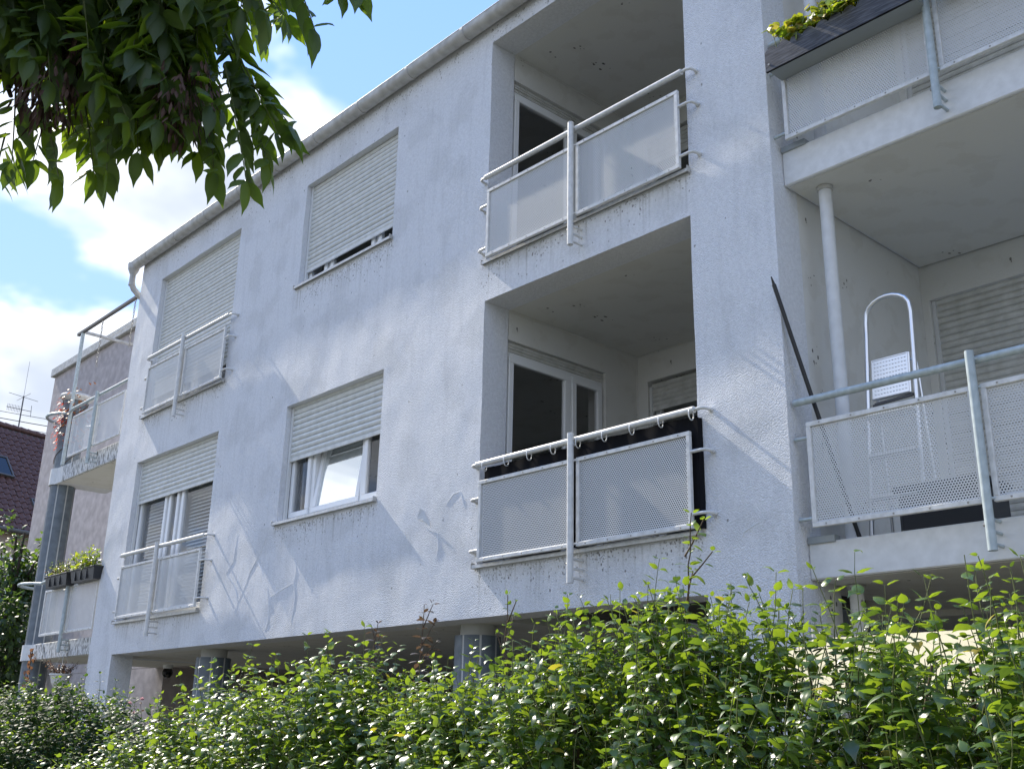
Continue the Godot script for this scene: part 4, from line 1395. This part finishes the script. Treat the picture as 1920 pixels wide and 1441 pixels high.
func balcony_things() -> void:
	stepladder()
	var a := Vector3(-3.742, 4.575, 0.058)
	var p := on_z(1538, 790, -0.16)
	var dirn := (p - a).normalized()
	var foot := a + dirn * ((2.84 - a.y) / dirn.y)
	var pole := thing("leaning_pole", "thin black pole leaning against the edge of the facade by the stepladder", "pole")
	var mb := MB.new()
	mb.tube([a, foot], 0.0145, 12)
	put(pole, "shaft", mb, M.black_paint)
	mb = MB.new()
	mb.tube([a - dirn * 0.06, a - dirn * 0.02, a + dirn * 0.05], [0.004, 0.009, 0.0155], 12)
	put(pole, "tip", mb, M.black_paint)
	mb = MB.new()
	mb.tube([foot - dirn * 0.05, foot], 0.016, 12)
	put(pole, "end_cap", mb, M.rubber)

	# privacy cloth behind the railing of the lower loggia
	var cl := thing("privacy_screen", "black cloth screen tied to the handrail of the lower loggia", "privacy screen")
	mb = MB.new()
	rng.seed = 5
	var nx := 90
	var grid := []
	for j in 9:
		var row := []
		for i in nx + 1:
			var x := lerpf(-6.72, -4.44, float(i) / nx)
			var t := j / 8.0
			var sagging := 0.006 * absf(sin(float(i) / nx * PI * 8.0)) * (1.0 - t)
			row.append(Vector3(x, lerpf(3.800, 2.99, t) - sagging, 0.045 + 0.006 * sin(x * 9.0 + t * 2.0) + 0.003 * sin(x * 31.0 + t * 4.0)))
		grid.append(row)
	for j in 8:
		for i in nx:
			mb.quad(grid[j + 1][i], grid[j + 1][i + 1], grid[j][i + 1], grid[j][i])
	mb.quad(Vector3(-4.44, 2.99, 0.045), Vector3(-4.43, 2.99, -0.02), Vector3(-4.43, 3.78, -0.02), Vector3(-4.44, 3.78, 0.045))
	put(cl, "cloth", mb, M.black_cloth)
	for k in 9:
		mb = MB.new()
		var x := lerpf(-6.69, -4.47, k / 8.0)
		var lp := []
		for q in 13:
			var an := TAU * q / 12.0
			lp.append(Vector3(x + 0.004 * sin(an), 3.80 + cos(an) * 0.042, 0.078 + sin(an) * 0.034))
		mb.tube(lp, 0.0045, 6, false)
		put(cl, "cable_tie", mb, M.white_frame)

	# wooden flower box on the upper right balcony
	var fb := thing("wooden_flower_box", "weathered grey wooden flower box with scalloped edge hung on the upper balcony", "flower box", "", Vector3(-3.07, 6.17, 0.0))
	mb = MB.new()
	var n := 11
	var wid := 1.14
	var front := []
	for k in n * 8 + 1:
		var x := -wid / 2.0 + wid * k / (n * 8.0)
		var ph := fmod(k / 8.0, 1.0)
		front.append(Vector2(x, 0.155 + 0.04 * sin(PI * ph)))
	for k in front.size() - 1:
		var q0: Vector2 = front[k]
		var q1: Vector2 = front[k + 1]
		mb.quad(Vector3(q0.x, 0, 0.15), Vector3(q1.x, 0, 0.15), Vector3(q1.x, q1.y, 0.15), Vector3(q0.x, q0.y, 0.15))
		mb.quad(Vector3(q0.x, q0.y, 0.15), Vector3(q1.x, q1.y, 0.15), Vector3(q1.x, q1.y, 0.13), Vector3(q0.x, q0.y, 0.13))
		mb.quad(Vector3(q1.x, 0, 0.13), Vector3(q0.x, 0, 0.13), Vector3(q0.x, q0.y, 0.13), Vector3(q1.x, q1.y, 0.13))
	mb.quad(Vector3(-wid / 2, 0, 0.13), Vector3(-wid / 2, 0, 0.15), Vector3(-wid / 2, 0.155, 0.15), Vector3(-wid / 2, 0.155, 0.13))
	mb.quad(Vector3(wid / 2, 0, 0.15), Vector3(wid / 2, 0, 0.13), Vector3(wid / 2, 0.155, 0.13), Vector3(wid / 2, 0.155, 0.15))
	put(fb, "scalloped_board", mb, M.grey_wood)
	mb = MB.new()
	mb.span(-wid / 2 + 0.012, wid / 2 - 0.012, 0.012, 0.03, -0.035, 0.129)
	mb.span(-wid / 2 + 0.012, -wid / 2 + 0.03, 0.031, 0.15, -0.035, 0.129)
	mb.span(wid / 2 - 0.03, wid / 2 - 0.012, 0.031, 0.15, -0.035, 0.129)
	mb.span(-wid / 2 + 0.031, wid / 2 - 0.031, 0.031, 0.15, -0.035, -0.02)
	put(fb, "casing", mb, M.zinc)
	mb = MB.new()
	mb.span(-wid / 2 + 0.05, wid / 2 - 0.05, 0.032, 0.185, -0.015, 0.118, 0.01)
	put(fb, "inner_tray", mb, M.terracotta)
	for x in [-0.54, 0.54]:
		mb = MB.new()
		mb.tube([Vector3(x, 0.05, 0.148), Vector3(x, 0.05, 0.155)], 0.008, 10)
		put(fb, "screw", mb, M.screw_steel)
	var fb2 := thing("metal_flower_box", "grey-green metal flower box on the upper balcony railing, past the blue-grey post", "flower box", "", Vector3(-1.86, 6.20, 0.0))
	mb = MB.new()
	mb.span(-0.55, 0.55, 0.0, 0.18, -0.03, 0.13, 0.012)
	put(fb2, "casing", mb, M.zinc)
	mb = MB.new()
	mb.span(-0.56, 0.56, 0.165, 0.185, -0.04, 0.14, 0.005)
	put(fb2, "rim", mb, M.zinc)

	rng.seed = 41
	var ge := thing("geranium", "yellow-green geranium leaves spilling over the wooden flower box", "potted plant")
	var leaves := []
	var stems := []
	for k in 190:
		var x := rng.randf_range(-3.58, -2.56)
		var b := Vector3(x, 6.34, rng.randf_range(0.0, 0.1))
		var tip := b + Vector3(rng.randfn() * 0.05, rng.randf_range(0.03, 0.2), rng.randf_range(-0.02, 0.09))
		stems.append([b, b.lerp(tip, 0.5) + Vector3.UP * 0.015, tip])
		for q in 3:
			leaves.append([leaf_at(tip + rand_dir() * 0.02, rand_dir() + Vector3(0, -0.1, 0.5), rng.randf_range(0.04, 0.075), Vector3.UP + Vector3(0, 0, 0.6) + rand_dir() * 0.3), 0.5])
	foliage(ge, leaves, [leaf_mesh(1.0, 0.15, 0.25, 5, 6, 0.03)], [M.geranium_leaf, M.yellow_leaf, M.hedge_leaf_c], 120, func(_l): return 0 if rng.randf() < 0.7 else (2 if rng.randf() < 0.6 else 1))
	put(ge, "stems", stem_mesh(stems, 0.003, 0.002), M.green_twig).set_meta("kind", "stuff")

	# two black plastic boxes on the lower balcony of the wing
	var names_l := ["black plastic flower box with a sparse shrubby plant beside the grey column", "black plastic flower box with a leafy pepper-like plant beside the white facade"]
	for k in 2:
		var c := Vector3(-16.32, 3.60, 0.03) if k == 0 else Vector3(-15.32, 3.60, 0.03)
		var fbx := thing("plastic_flower_box", names_l[k], "flower box", "", c)
		mb = MB.new()
		var bt := 0.075
		var tp := 0.10
		var wl := 0.86
		var q := [Vector3(-wl / 2 + 0.04, 0, -bt), Vector3(wl / 2 - 0.04, 0, -bt), Vector3(wl / 2 - 0.04, 0, bt), Vector3(-wl / 2 + 0.04, 0, bt), Vector3(-wl / 2, 0.17, -tp), Vector3(wl / 2, 0.17, -tp), Vector3(wl / 2, 0.17, tp), Vector3(-wl / 2, 0.17, tp)]
		mb.quad(q[3], q[2], q[6], q[7]); mb.quad(q[1], q[0], q[4], q[5]); mb.quad(q[2], q[1], q[5], q[6]); mb.quad(q[0], q[3], q[7], q[4]); mb.quad(q[0], q[1], q[2], q[3])
		for x in [-0.25, -0.05, 0.16]:
			mb.span(x, x + 0.02, 0.02, 0.15, bt - 0.01, tp + 0.002)
		put(fbx, "trough", mb, M.black_plastic)
		mb = MB.new()
		ring(mb, -wl / 2 - 0.012, wl / 2 + 0.012, -tp - 0.012, tp + 0.012, 0, 0.02, 0.02, 0.004, Transform3D(Basis(Vector3.RIGHT, PI / 2), Vector3(0, 0.172, 0)))
		put(fbx, "rim", mb, M.black_plastic)
		mb = MB.new()
		mb.span(-wl / 2 + 0.02, wl / 2 - 0.02, 0.13, 0.15, -tp + 0.02, tp - 0.02)
		put(fbx, "soil", mb, M.soil)
		var pl := thing("box_plant", ["sparse small-leaved plant in the black box beside the grey column", "fresh green broad-leaved plant in the black box beside the white facade"][k], "potted plant")
		leaves = []
		stems = []
		for s in (60 if k == 0 else 26):
			var b := c + Vector3(rng.randf_range(-0.38, 0.38), 0.15, rng.randf_range(-0.06, 0.06))
			shoot(leaves, stems, b, Vector3(rng.randfn() * 0.5 - (0.2 if k == 0 else 0.0), 1, rng.randfn() * 0.3 + 0.2), rng.randf_range(0.10, 0.26) if k == 0 else rng.randf_range(0.16, 0.36), 0.045 if k == 0 else 0.10, 0.035 if k == 0 else 0.055)
		foliage(pl, leaves, [leaf_mesh(0.55, 0.1, 0.35, 5, 4)], [M.geranium_leaf, M.hedge_leaf_b, M.dry_leaf, M.hedge_leaf_c], 100, func(_l): return (0 if rng.randf() < 0.4 else (1 if rng.randf() < 0.7 else 2)) if k == 0 else (3 if rng.randf() < 0.6 else 0))
		put(pl, "stems", stem_mesh(stems, 0.004, 0.002), M.twig).set_meta("kind", "stuff")

	# hanging pot under the lower balcony
	var hp := thing("hanging_pot", "pale grey hanging pot on cords below the mould-stained balcony slab", "flower pot", "", Vector3(-15.93, 2.16, -0.02))
	mb = MB.new()
	mb.lathe([Vector2(0, 0), Vector2(0.075, 0.0), Vector2(0.115, 0.06), Vector2(0.14, 0.165), Vector2(0.155, 0.168), Vector2(0.155, 0.19), Vector2(0.14, 0.19), Vector2(0.13, 0.15), Vector2(0, 0.15)], Vector3.ZERO, 26)
	put(hp, "bowl", mb, M.pot_plastic)
	for k in 3:
		mb = MB.new()
		var an := TAU * k / 3.0 + 0.4
		mb.tube([Vector3(cos(an) * 0.148, 0.185, sin(an) * 0.148), Vector3(0.0, 0.56, 0.0)], 0.004, 6)
		put(hp, "cord", mb, M.cord)
	mb = MB.new()
	mb.tube([Vector3(0, 0.55, 0), Vector3(0, 0.62, 0), Vector3(0.01, 0.645, -0.02), Vector3(0.0, 0.64, -0.05)], 0.006, 6)
	put(hp, "hook", mb, M.screw_steel)
	var dp := thing("withered_plant", "withered brown plant in the hanging pot below the balcony", "potted plant")
	leaves = []
	stems = []
	for s in 40:
		var an := rng.randf() * TAU
		shoot(leaves, stems, Vector3(-15.93, 2.32, -0.02), Vector3(cos(an) * 1.2, 0.5, sin(an) * 0.8), rng.randf_range(0.14, 0.38), 0.038, 0.045)
	foliage(dp, leaves, [leaf_mesh(0.6, 0.3, 0.6, 4, 4)], [M.dry_leaf, M.rose_leaf], 60, func(_l): return 0 if rng.randf() < 0.6 else 1)
	put(dp, "stems", stem_mesh(stems, 0.003, 0.0015), M.twig).set_meta("kind", "stuff")

	# things on the floor of the right balcony, seen under the panel
	var tub := thing("storage_tub", "dark storage tub on the balcony floor behind the perforated panel", "tub", "", Vector3(-2.95, 2.835, -0.55))
	mb = MB.new()
	mb.span(-0.28, 0.28, 0.0, 0.28, -0.18, 0.18, 0.03)
	put(tub, "body", mb, M.black_plastic)
	mb = MB.new()
	mb.span(-0.30, 0.30, 0.281, 0.32, -0.20, 0.20, 0.012)
	put(tub, "lid", mb, M.black_plastic)

	# camera under the overhang
	var sc := thing("security_camera", "small black dome camera fixed under the overhang", "camera", "", Vector3(-15.6, 2.59, -2.0))
	sc.position = on_z(315, 1250, -1.5)
	sc.position.y = 2.548
	mb = MB.new()
	mb.lathe([Vector2(0, -0.05), Vector2(0.07, -0.05), Vector2(0.075, 0.0)], Vector3.ZERO, 18)
	put(sc, "mount", mb, M.white_frame)
	mb = MB.new()
	mb.lathe([Vector2(0, -0.19), Vector2(0.04, -0.18), Vector2(0.075, -0.14), Vector2(0.08, -0.10), Vector2(0.06, -0.051)], Vector3.ZERO, 18)
	put(sc, "dome", mb, M.black_lens)

# ---------------------------------------------------------------- garden things around the hedge
func garden_things() -> void:
	rng.seed = 61
	# canvas sunshade behind the hedge
	var ss := thing("sunshade", "cream canvas sunshade stretched behind the hedge below the balcony", "sunshade")
	var mb := MB.new()
	var nx := 14
	for i in nx:
		for j in 6:
			var q := []
			for e in [[i, j], [i + 1, j], [i + 1, j + 1], [i, j + 1]]:
				var s := float(e[0]) / nx
				var t: float = e[1] / 6.0
				q.append(Vector3(lerpf(-3.3, -0.6, s), lerpf(1.76, 2.16, t) - 0.09 * sin(PI * s) * sin(PI * t), lerpf(1.75, 0.55, t)))
			mb.quad(q[0], q[1], q[2], q[3])
	put(ss, "canvas", mb, M.cream_canvas)
	for p in [[-3.3, 1.80, 1.75], [-0.6, 1.80, 1.75], [-3.3, 2.20, 0.55], [-0.6, 2.20, 0.55]]:
		mb = MB.new()
		mb.tube([Vector3(p[0], -0.02, p[2]), Vector3(p[0], p[1] + 0.02, p[2])], 0.018, 10)
		put(ss, "pole", mb, M.gutter_metal)

	# tall single shoots in the hedge: [px of tip, py, z, height, leaf material, leaf size, label]
	for q in [[1284, 962, 2.85, 0.55, "hedge_leaf_c", 0.05, "tall sapling with lobed yellow-green leaves rising out of the hedge before the lower loggia"], [796, 1128, 2.2, 0.5, "rose_leaf", 0.06, "dark reddish rose shoot standing above the hedge near a grey column"],
			[706, 1166, 2.2, 0.35, "rose_leaf", 0.06, "low arching dark rose shoot above the hedge crest"], [955, 1112, 2.6, 0.45, "hedge_leaf_b", 0.045, "thin shoot with lobed dull green leaves before the dark ground floor opening"]]:
		var s := thing("wild_shoot", q[6], "plant")
		var leaves := []
		var stems := []
		var tip := on_z(q[0], q[1], q[2])
		var base: Vector3 = tip - Vector3(0.02, q[3], 0.0)
		for e in 5:
			shoot(leaves, stems, base.lerp(tip, e * 0.18), Vector3(rng.randfn() * 0.5, 1.0, rng.randfn() * 0.4) if e else (tip - base), q[3] * (1.0 if e == 0 else 0.28), q[5], 0.045)
		foliage(s, leaves, [leaf_mesh(0.62, 0.2, 0.35, 5, 6)], [M[q[4]]], 70, func(_l): return 0)
		put(s, "stem", stem_mesh(stems, 0.004, 0.002, 5), M.twig)
	# rose bush with a few pink blooms
	var rs := thing("rose_bush", "thin rose bush with three pink blooms at the end of the hedge", "rose bush")
	var rl := []
	var rst := []
	var z := 1.2
	for q in [[266, 1318], [250, 1332], [243, 1324], [275, 1345], [235, 1350], [258, 1362]]:
		var tip := on_z(q[0], q[1], z)
		shoot(rl, rst, tip - Vector3(rng.randfn() * 0.05, 0.5, 0), Vector3(rng.randfn() * 0.1, 1, 0), 0.5, 0.045, 0.07)
	foliage(rs, rl, [leaf_mesh(0.6, 0.1, 0.3, 4, 4)], [M.rose_leaf, M.shrub_leaf_a], 60, func(_l): return 0 if rng.randf() < 0.6 else 1)
	put(rs, "stems", stem_mesh(rst, 0.004, 0.002, 5), M.twig).set_meta("kind", "stuff")
	var pet := leaf_mesh(1.0, 0.3, -0.4, 4, 4)
	for q in [[266, 1312], [250, 1338], [243, 1320]]:
		var c := on_z(q[0], q[1], z)
		var fl := holder(rs, "bloom")
		for k in 14:
			var a := k * 2.4
			var r := 0.2 + k / 14.0
			put(fl, "petal", pet, M.pink_petal, leaf_at(c, Vector3(cos(a) * r, 1.1 - 0.9 * k / 14.0, sin(a) * r), 0.032, Vector3(-cos(a), 0.6, -sin(a))))
	var gs := thing("golden_shrub", "bright yellow-green shrub beyond the dark garden shrub", "shrub")
	var gl := []
	var gst := []
	var gc := on_z(-14, 1330, 1.9)
	for k in 60:
		shoot(gl, gst, gc + Vector3(rng.randfn() * 0.22, -0.35 + rng.randfn() * 0.12, rng.randfn() * 0.22), Vector3(rng.randfn() * 0.4, 1, rng.randfn() * 0.4), 0.3, 0.06, 0.04)
	foliage(gs, gl, [leaf_mesh(0.4, 0.1, 0.3, 4, 4)], [M.geranium_leaf, M.yellow_leaf], 60, func(_l): return 0 if rng.randf() < 0.7 else 1)
	put(gs, "stems", stem_mesh(gst, 0.003, 0.0015), M.green_twig).set_meta("kind", "stuff")
	var gw := []
	for k in 5:
		gw.append([Vector3(gc.x + rng.randfn() * 0.05, -0.02, gc.z), Vector3(gc.x + rng.randfn() * 0.15, gc.y - 0.4, gc.z + rng.randfn() * 0.1)])
	put(gs, "branches", stem_mesh(gw, 0.01, 0.005, 6), M.twig)
	# dry creeper on the lower part of the wing's column
	var dc := thing("dry_creeper", "withered brown creeper on the lowest part of the grey column", "climbing plant")
	var dl := []
	var dst := []
	for k in 26:
		var p := on_z(lerpf(62, 48, k / 25.0), lerpf(1215, 1285, k / 25.0), -0.05)
		dl.append([leaf_at(p + rand_dir() * 0.05, rand_dir() + Vector3.DOWN, 0.08), 0.5])
		dst.append(p)
	foliage(dc, dl, [leaf_mesh(0.7, 0.3, 0.5, 4, 4)], [M.dry_leaf], 30, func(_l): return 0)
	put(dc, "stem", stem_mesh([dst], 0.008, 0.005, 5), M.twig)

# ---------------------------------------------------------------- house with the tiled roof far behind, aerial and wires
func tiled_house() -> void:
	var u := Vector3(-0.30, 0, -0.954).normalized()        # along the eaves
	var nrm := Vector3(0.954, 0, -0.30).normalized()       # towards the camera
	var b := Basis(-u, Vector3.UP, nrm)
	var e := EYE + Vector3(-0.9555, 0, -0.292).normalized() * 46.0
	e.y = 0.0
	var h := thing("tiled_house", "old rendered house with a brown tiled roof and roof windows", "house", "", e)
	h.basis = b
	# local: x along the eaves, y up, z out; eaves at y 9, ridge at y 14.2, 4 m behind
	var mb := MB.new()
	mb.span(-9.0, 9.0, -0.1, 9.05, -8.0, -0.35)
	put(h, "wall", mb, M.house_render)
	var eave := Vector3(0, 9.05, 0.05)
	var ridge := Vector3(0, 14.15, -4.0)
	var up := (ridge - eave).normalized()
	var slope := eave.distance_to(ridge)
	var out := Vector3(1, 0, 0).cross(up).normalized()
	mb = MB.new()
	mb.quad(eave + Vector3(-9.2, -0.06, 0), eave + Vector3(9.2, -0.06, 0), ridge + Vector3(9.2, -0.06, 0), ridge + Vector3(-9.2, -0.06, 0))
	mb.quad(Vector3(9.2, 9.0, -8.1), Vector3(-9.2, 9.0, -8.1), ridge + Vector3(-9.2, -0.07, 0), ridge + Vector3(9.2, -0.07, 0))
	mb.tri(Vector3(9.0, 9.05, -0.35), Vector3(9.0, 9.05, -8.0), Vector3(9.0, 14.0, -4.0))
	mb.tri(Vector3(-9.0, 9.05, -8.0), Vector3(-9.0, 9.05, -0.35), Vector3(-9.0, 14.0, -4.0))
	put(h, "roof", mb, M.roof_sheet)
	var roof := h.get_node("roof")
	# one interlocking tile: a roll and a pan, thick at the lower edge
	var tw := 0.30
	var tl := 0.36
	mb = MB.new()
	var prev := []
	for k in 9:
		var s := k / 8.0
		var z := 0.045 * sin(s * TAU) + 0.02
		prev.append([Vector3((s - 0.5) * tw, 0, z + 0.035), Vector3((s - 0.5) * tw, tl, z), Vector3((s - 0.5) * tw, 0, z - 0.01)])
	for k in 8:
		mb.quad(prev[k][0], prev[k + 1][0], prev[k + 1][1], prev[k][1])
		mb.quad(prev[k][2], prev[k + 1][2], prev[k + 1][0], prev[k][0])
	var tile := mb.mesh()
	var rest := []
	var rows := int(slope / 0.33)
	for r in rows:
		for c in range(-30, 31):
			var p := eave + up * (r * 0.33) + Vector3(c * tw + 0.004 * ((c * 7 + r * 3) % 5), 0, 0)
			var t := Transform3D(Basis(Vector3(1, 0, 0), up, out), p)
			if c >= -7 and c <= 7:
				put(roof, "tile", tile, M.roof_tile, t)
			else:
				rest.append(t)
	copies(roof, "tiles", tile, M.roof_tile, rest)
	mb = MB.new()
	for c in range(-24, 25):
		mb.tube([ridge + Vector3(c * 0.38, 0.02, 0), ridge + Vector3(c * 0.38 + 0.39, 0.05, 0)], 0.13, 10)
	put(roof, "ridge_tiles", mb, M.roof_tile)
	mb = MB.new()
	mb.tube([eave + Vector3(-9.2, -0.08, 0.1), eave + Vector3(9.2, -0.08, 0.1)], 0.09, 10)
	put(h, "gutter", mb, M.roof_sheet)
	for q in [[-1.7, 1.3], [-0.45, 3.6]]:
		var t := Transform3D(Basis(Vector3(1, 0, 0), up, out), eave + up * q[1] + Vector3(q[0], 0, 0) + out * 0.11)
		mb = MB.new()
		ring(mb, -0.42, 0.42, -0.6, 0.6, 0, 0.07, 0.12, 0.01)
		var rw := put(h, "roof_window", mb, M.steel_dark, t)
		mb = MB.new()
		mb.quad(Vector3(-0.36, -0.54, 0.02), Vector3(0.36, -0.54, 0.02), Vector3(0.36, 0.54, 0.02), Vector3(-0.36, 0.54, 0.02))
		put(rw, "pane", mb, M.black_lens)
	for q in [[-0.35, 6.0], [-3.6, 6.0], [2.6, 6.0], [-0.35, 2.6], [2.6, 2.6]]:
		var wn := holder(h, "window", Transform3D(Basis(), Vector3(q[0], q[1], -0.33)))
		mb = MB.new()
		ring(mb, -0.6, 0.6, 0, 2.0, 0, 0.08, 0.08, 0.01)
		mb.box(Vector3(0, 1.0, 0.001), Vector3(0.08, 1.84, 0.07), 0.005)
		put(wn, "frame", mb, M.white_frame)
		mb = MB.new()
		mb.quad(Vector3(-0.53, 0.07, 0), Vector3(0.53, 0.07, 0), Vector3(0.53, 1.93, 0), Vector3(-0.53, 1.93, 0))
		put(wn, "pane", mb, M.black_lens)
		mb = MB.new()
		mb.span(-0.7, 0.7, -0.08, -0.01, -0.02, 0.12, 0.01)
		put(wn, "sill", mb, M.white_frame)
	# aerial on the ridge
	var foot := at_depth(33, 808, 47.5)
	var an := thing("television_aerial", "rooftop television aerial on a thin mast", "aerial", "", foot)
	mb = MB.new()
	mb.tube([Vector3(0, -0.6, 0), Vector3(0.0, 1.65, 0)], 0.03, 8)
	put(an, "mast", mb, M.steel_dark)
	var cx := b.x
	var cz := b.z
	mb = MB.new()
	mb.tube([-cx * 0.5 + Vector3(0, 1.05, 0), cx * 0.75 + Vector3(0, 0.95, 0)], 0.014, 6)
	for k in 9:
		var c := cx * (0.1 + k * 0.075) + Vector3(0, 1.0 - k * 0.006, 0)
		mb.tube([c - Vector3(0, 0.16, 0), c + Vector3(0, 0.16, 0)], 0.009, 5)
	mb.tube([-cx * 0.5 + Vector3(0, 0.8, 0), -cx * 0.47 + Vector3(0, 1.32, 0)], 0.012, 5)
	put(an, "yagi_antenna", mb, M.steel_dark)
	mb = MB.new()
	mb.tube([-cx * 0.75 + Vector3(0, 1.6, 0), cx * 0.75 + Vector3(0, 1.6, 0)], 0.011, 5)
	mb.tube([-cz * 0.75 - cx * 0.2 + Vector3(0, 1.6, 0), cz * 0.75 + cx * 0.2 + Vector3(0, 1.6, 0)], 0.011, 5)
	mb.tube([Vector3(0, 1.6, 0), Vector3(0.0, 3.3, 0)], 0.008, 5)
	put(an, "dipole_cross", mb, M.steel_dark)
	for k in 3:
		var w := thing("overhead_wire", ["topmost overhead wire crossing behind the aerial", "middle overhead wire crossing behind the aerial", "lowest overhead wire crossing just above the tiled ridge"][k], "wire")
		mb = MB.new()
		var p0 := at_depth(-700, 640 + 12 * k, 62.0)
		var p1 := at_depth(700, 900 + 14 * k, 62.0)
		var path := []
		for q in 25:
			var t := q / 24.0
			path.append(p0.lerp(p1, t) + Vector3.DOWN * (1.6 * 4.0 * t * (1.0 - t) - 1.6))
		mb.tube(path, 0.018 if k != 1 else 0.026, 5)
		put(w, "cable", mb, M.steel_dark)

# ---------------------------------------------------------------- scene
func _ready() -> void:
	cam_basis = Basis(Vector3(0.67589, 0.02068, -0.73670), Vector3(0.21987, 0.94847, 0.22835), Vector3(0.70346, -0.31632, 0.63652)).orthonormalized()
	var cam := Camera3D.new()
	cam.name = "camera"
	cam.fov = 39.745
	cam.near = 0.05
	cam.far = 500.0
	cam.transform = Transform3D(cam_basis, EYE)
	add_child(cam)
	cam.current = true
	var env := Environment.new()
	env.background_mode = Environment.BG_SKY
	env.sky = make_sky()
	env.background_energy_multiplier = 1.0
	env.tonemap_mode = Environment.TONE_MAPPER_LINEAR
	env.tonemap_exposure = 2.95
	env.sdfgi_enabled = true
	env.ssao_enabled = true
	env.ssil_enabled = true
	var we := WorldEnvironment.new()
	we.name = "environment"
	we.environment = env
	add_child(we)
	var sun := DirectionalLight3D.new()
	sun.name = "sun"
	sun.light_energy = 0.85
	sun.light_color = Color(1.0, 0.965, 0.90)
	sun.light_angular_distance = 0.53
	sun.shadow_enabled = true
	sun.basis = Basis.looking_at(Vector3(1.12, -1.0, -0.060).normalized(), Vector3.UP)
	add_child(sun)

	make_materials()
	# ground
	var g := MeshInstance3D.new()
	var pm := PlaneMesh.new()
	pm.size = Vector2(300, 300)
	g.name = "ground"
	g.mesh = pm
	g.material_override = M.ground_soil
	add_child(g)
	g.set_meta("kind", "structure"); g.set_meta("label", "grassy soil of the garden around the building"); g.set_meta("category", "ground")
	for q in [["parking_floor", Vector2(21.0, 9.0), Vector3(-6.5, 0.006, -4.4)], ["path", Vector2(60, 14.0), Vector3(-8, 0.006, 11.6)], ["forecourt", Vector2(60, 2.2), Vector3(-8, 0.006, 1.25)]]:  # path and forecourt: unseen paving, added to bounce sunlight onto the facade
		var f := MeshInstance3D.new()
		var pl := PlaneMesh.new()
		pl.size = q[1]
		f.mesh = pl
		f.name = q[0]
		f.material_override = M.paving
		f.position = q[2]
		add_child(f)
		f.set_meta("kind", "structure")
		f.set_meta("label", {"parking_floor": "paved floor under the raised building", "path": "wide unseen pale paving in front of the hedge, added to bounce sunlight", "forecourt": "unseen pale paving between the hedge and the building, added to bounce sunlight"}[q[0]]); f.set_meta("category", "pavement")
	block_of_flats()
	side_wing()
	railings()
	tiled_house()
	rng.seed = 501
	var gt := "trees across the garden"
	var at := EYE + Vector3(-0.957, 0, -0.285) * 24.0
	far_tree("garden_tree", "dark leafy tree before the tiled house", "tree", "", Vector3(at.x, 0, at.z), Vector3(0, 2.9, 0), Vector3(1.3, 2.2, 1.3), 5200, 0.13, 0.45)
	at = EYE + Vector3(-0.951, 0, -0.305) * 25.0
	far_tree("garden_tree", "slender green tree beside the edge of the mauve wing", "tree", "", Vector3(at.x, 0, at.z), Vector3(0.2, 4.6, 0.1), Vector3(0.7, 1.9, 0.7), 1500, 0.13, 0.7)
	for q in [[-30.0, 20.0, 6.0, "broad green tree across the street opposite the mauve wing"], [-42.0, 17.0, 7.0, "tallest broad tree across the street, beyond the mauve wing"], [-20.0, 24.0, 6.5, "broad green tree across the street opposite the tall windows"]]:
		far_tree("street_tree", q[3], "tree", gt, Vector3(q[0], 0, q[1]), Vector3(0, q[2] * 0.62, 0), Vector3(3.6, q[2] * 0.42, 3.2), 2600, 0.42, 0.5)
	balcony_things()
	garden_things()
	hedge()
	dark_shrub()
	overhanging_tree()
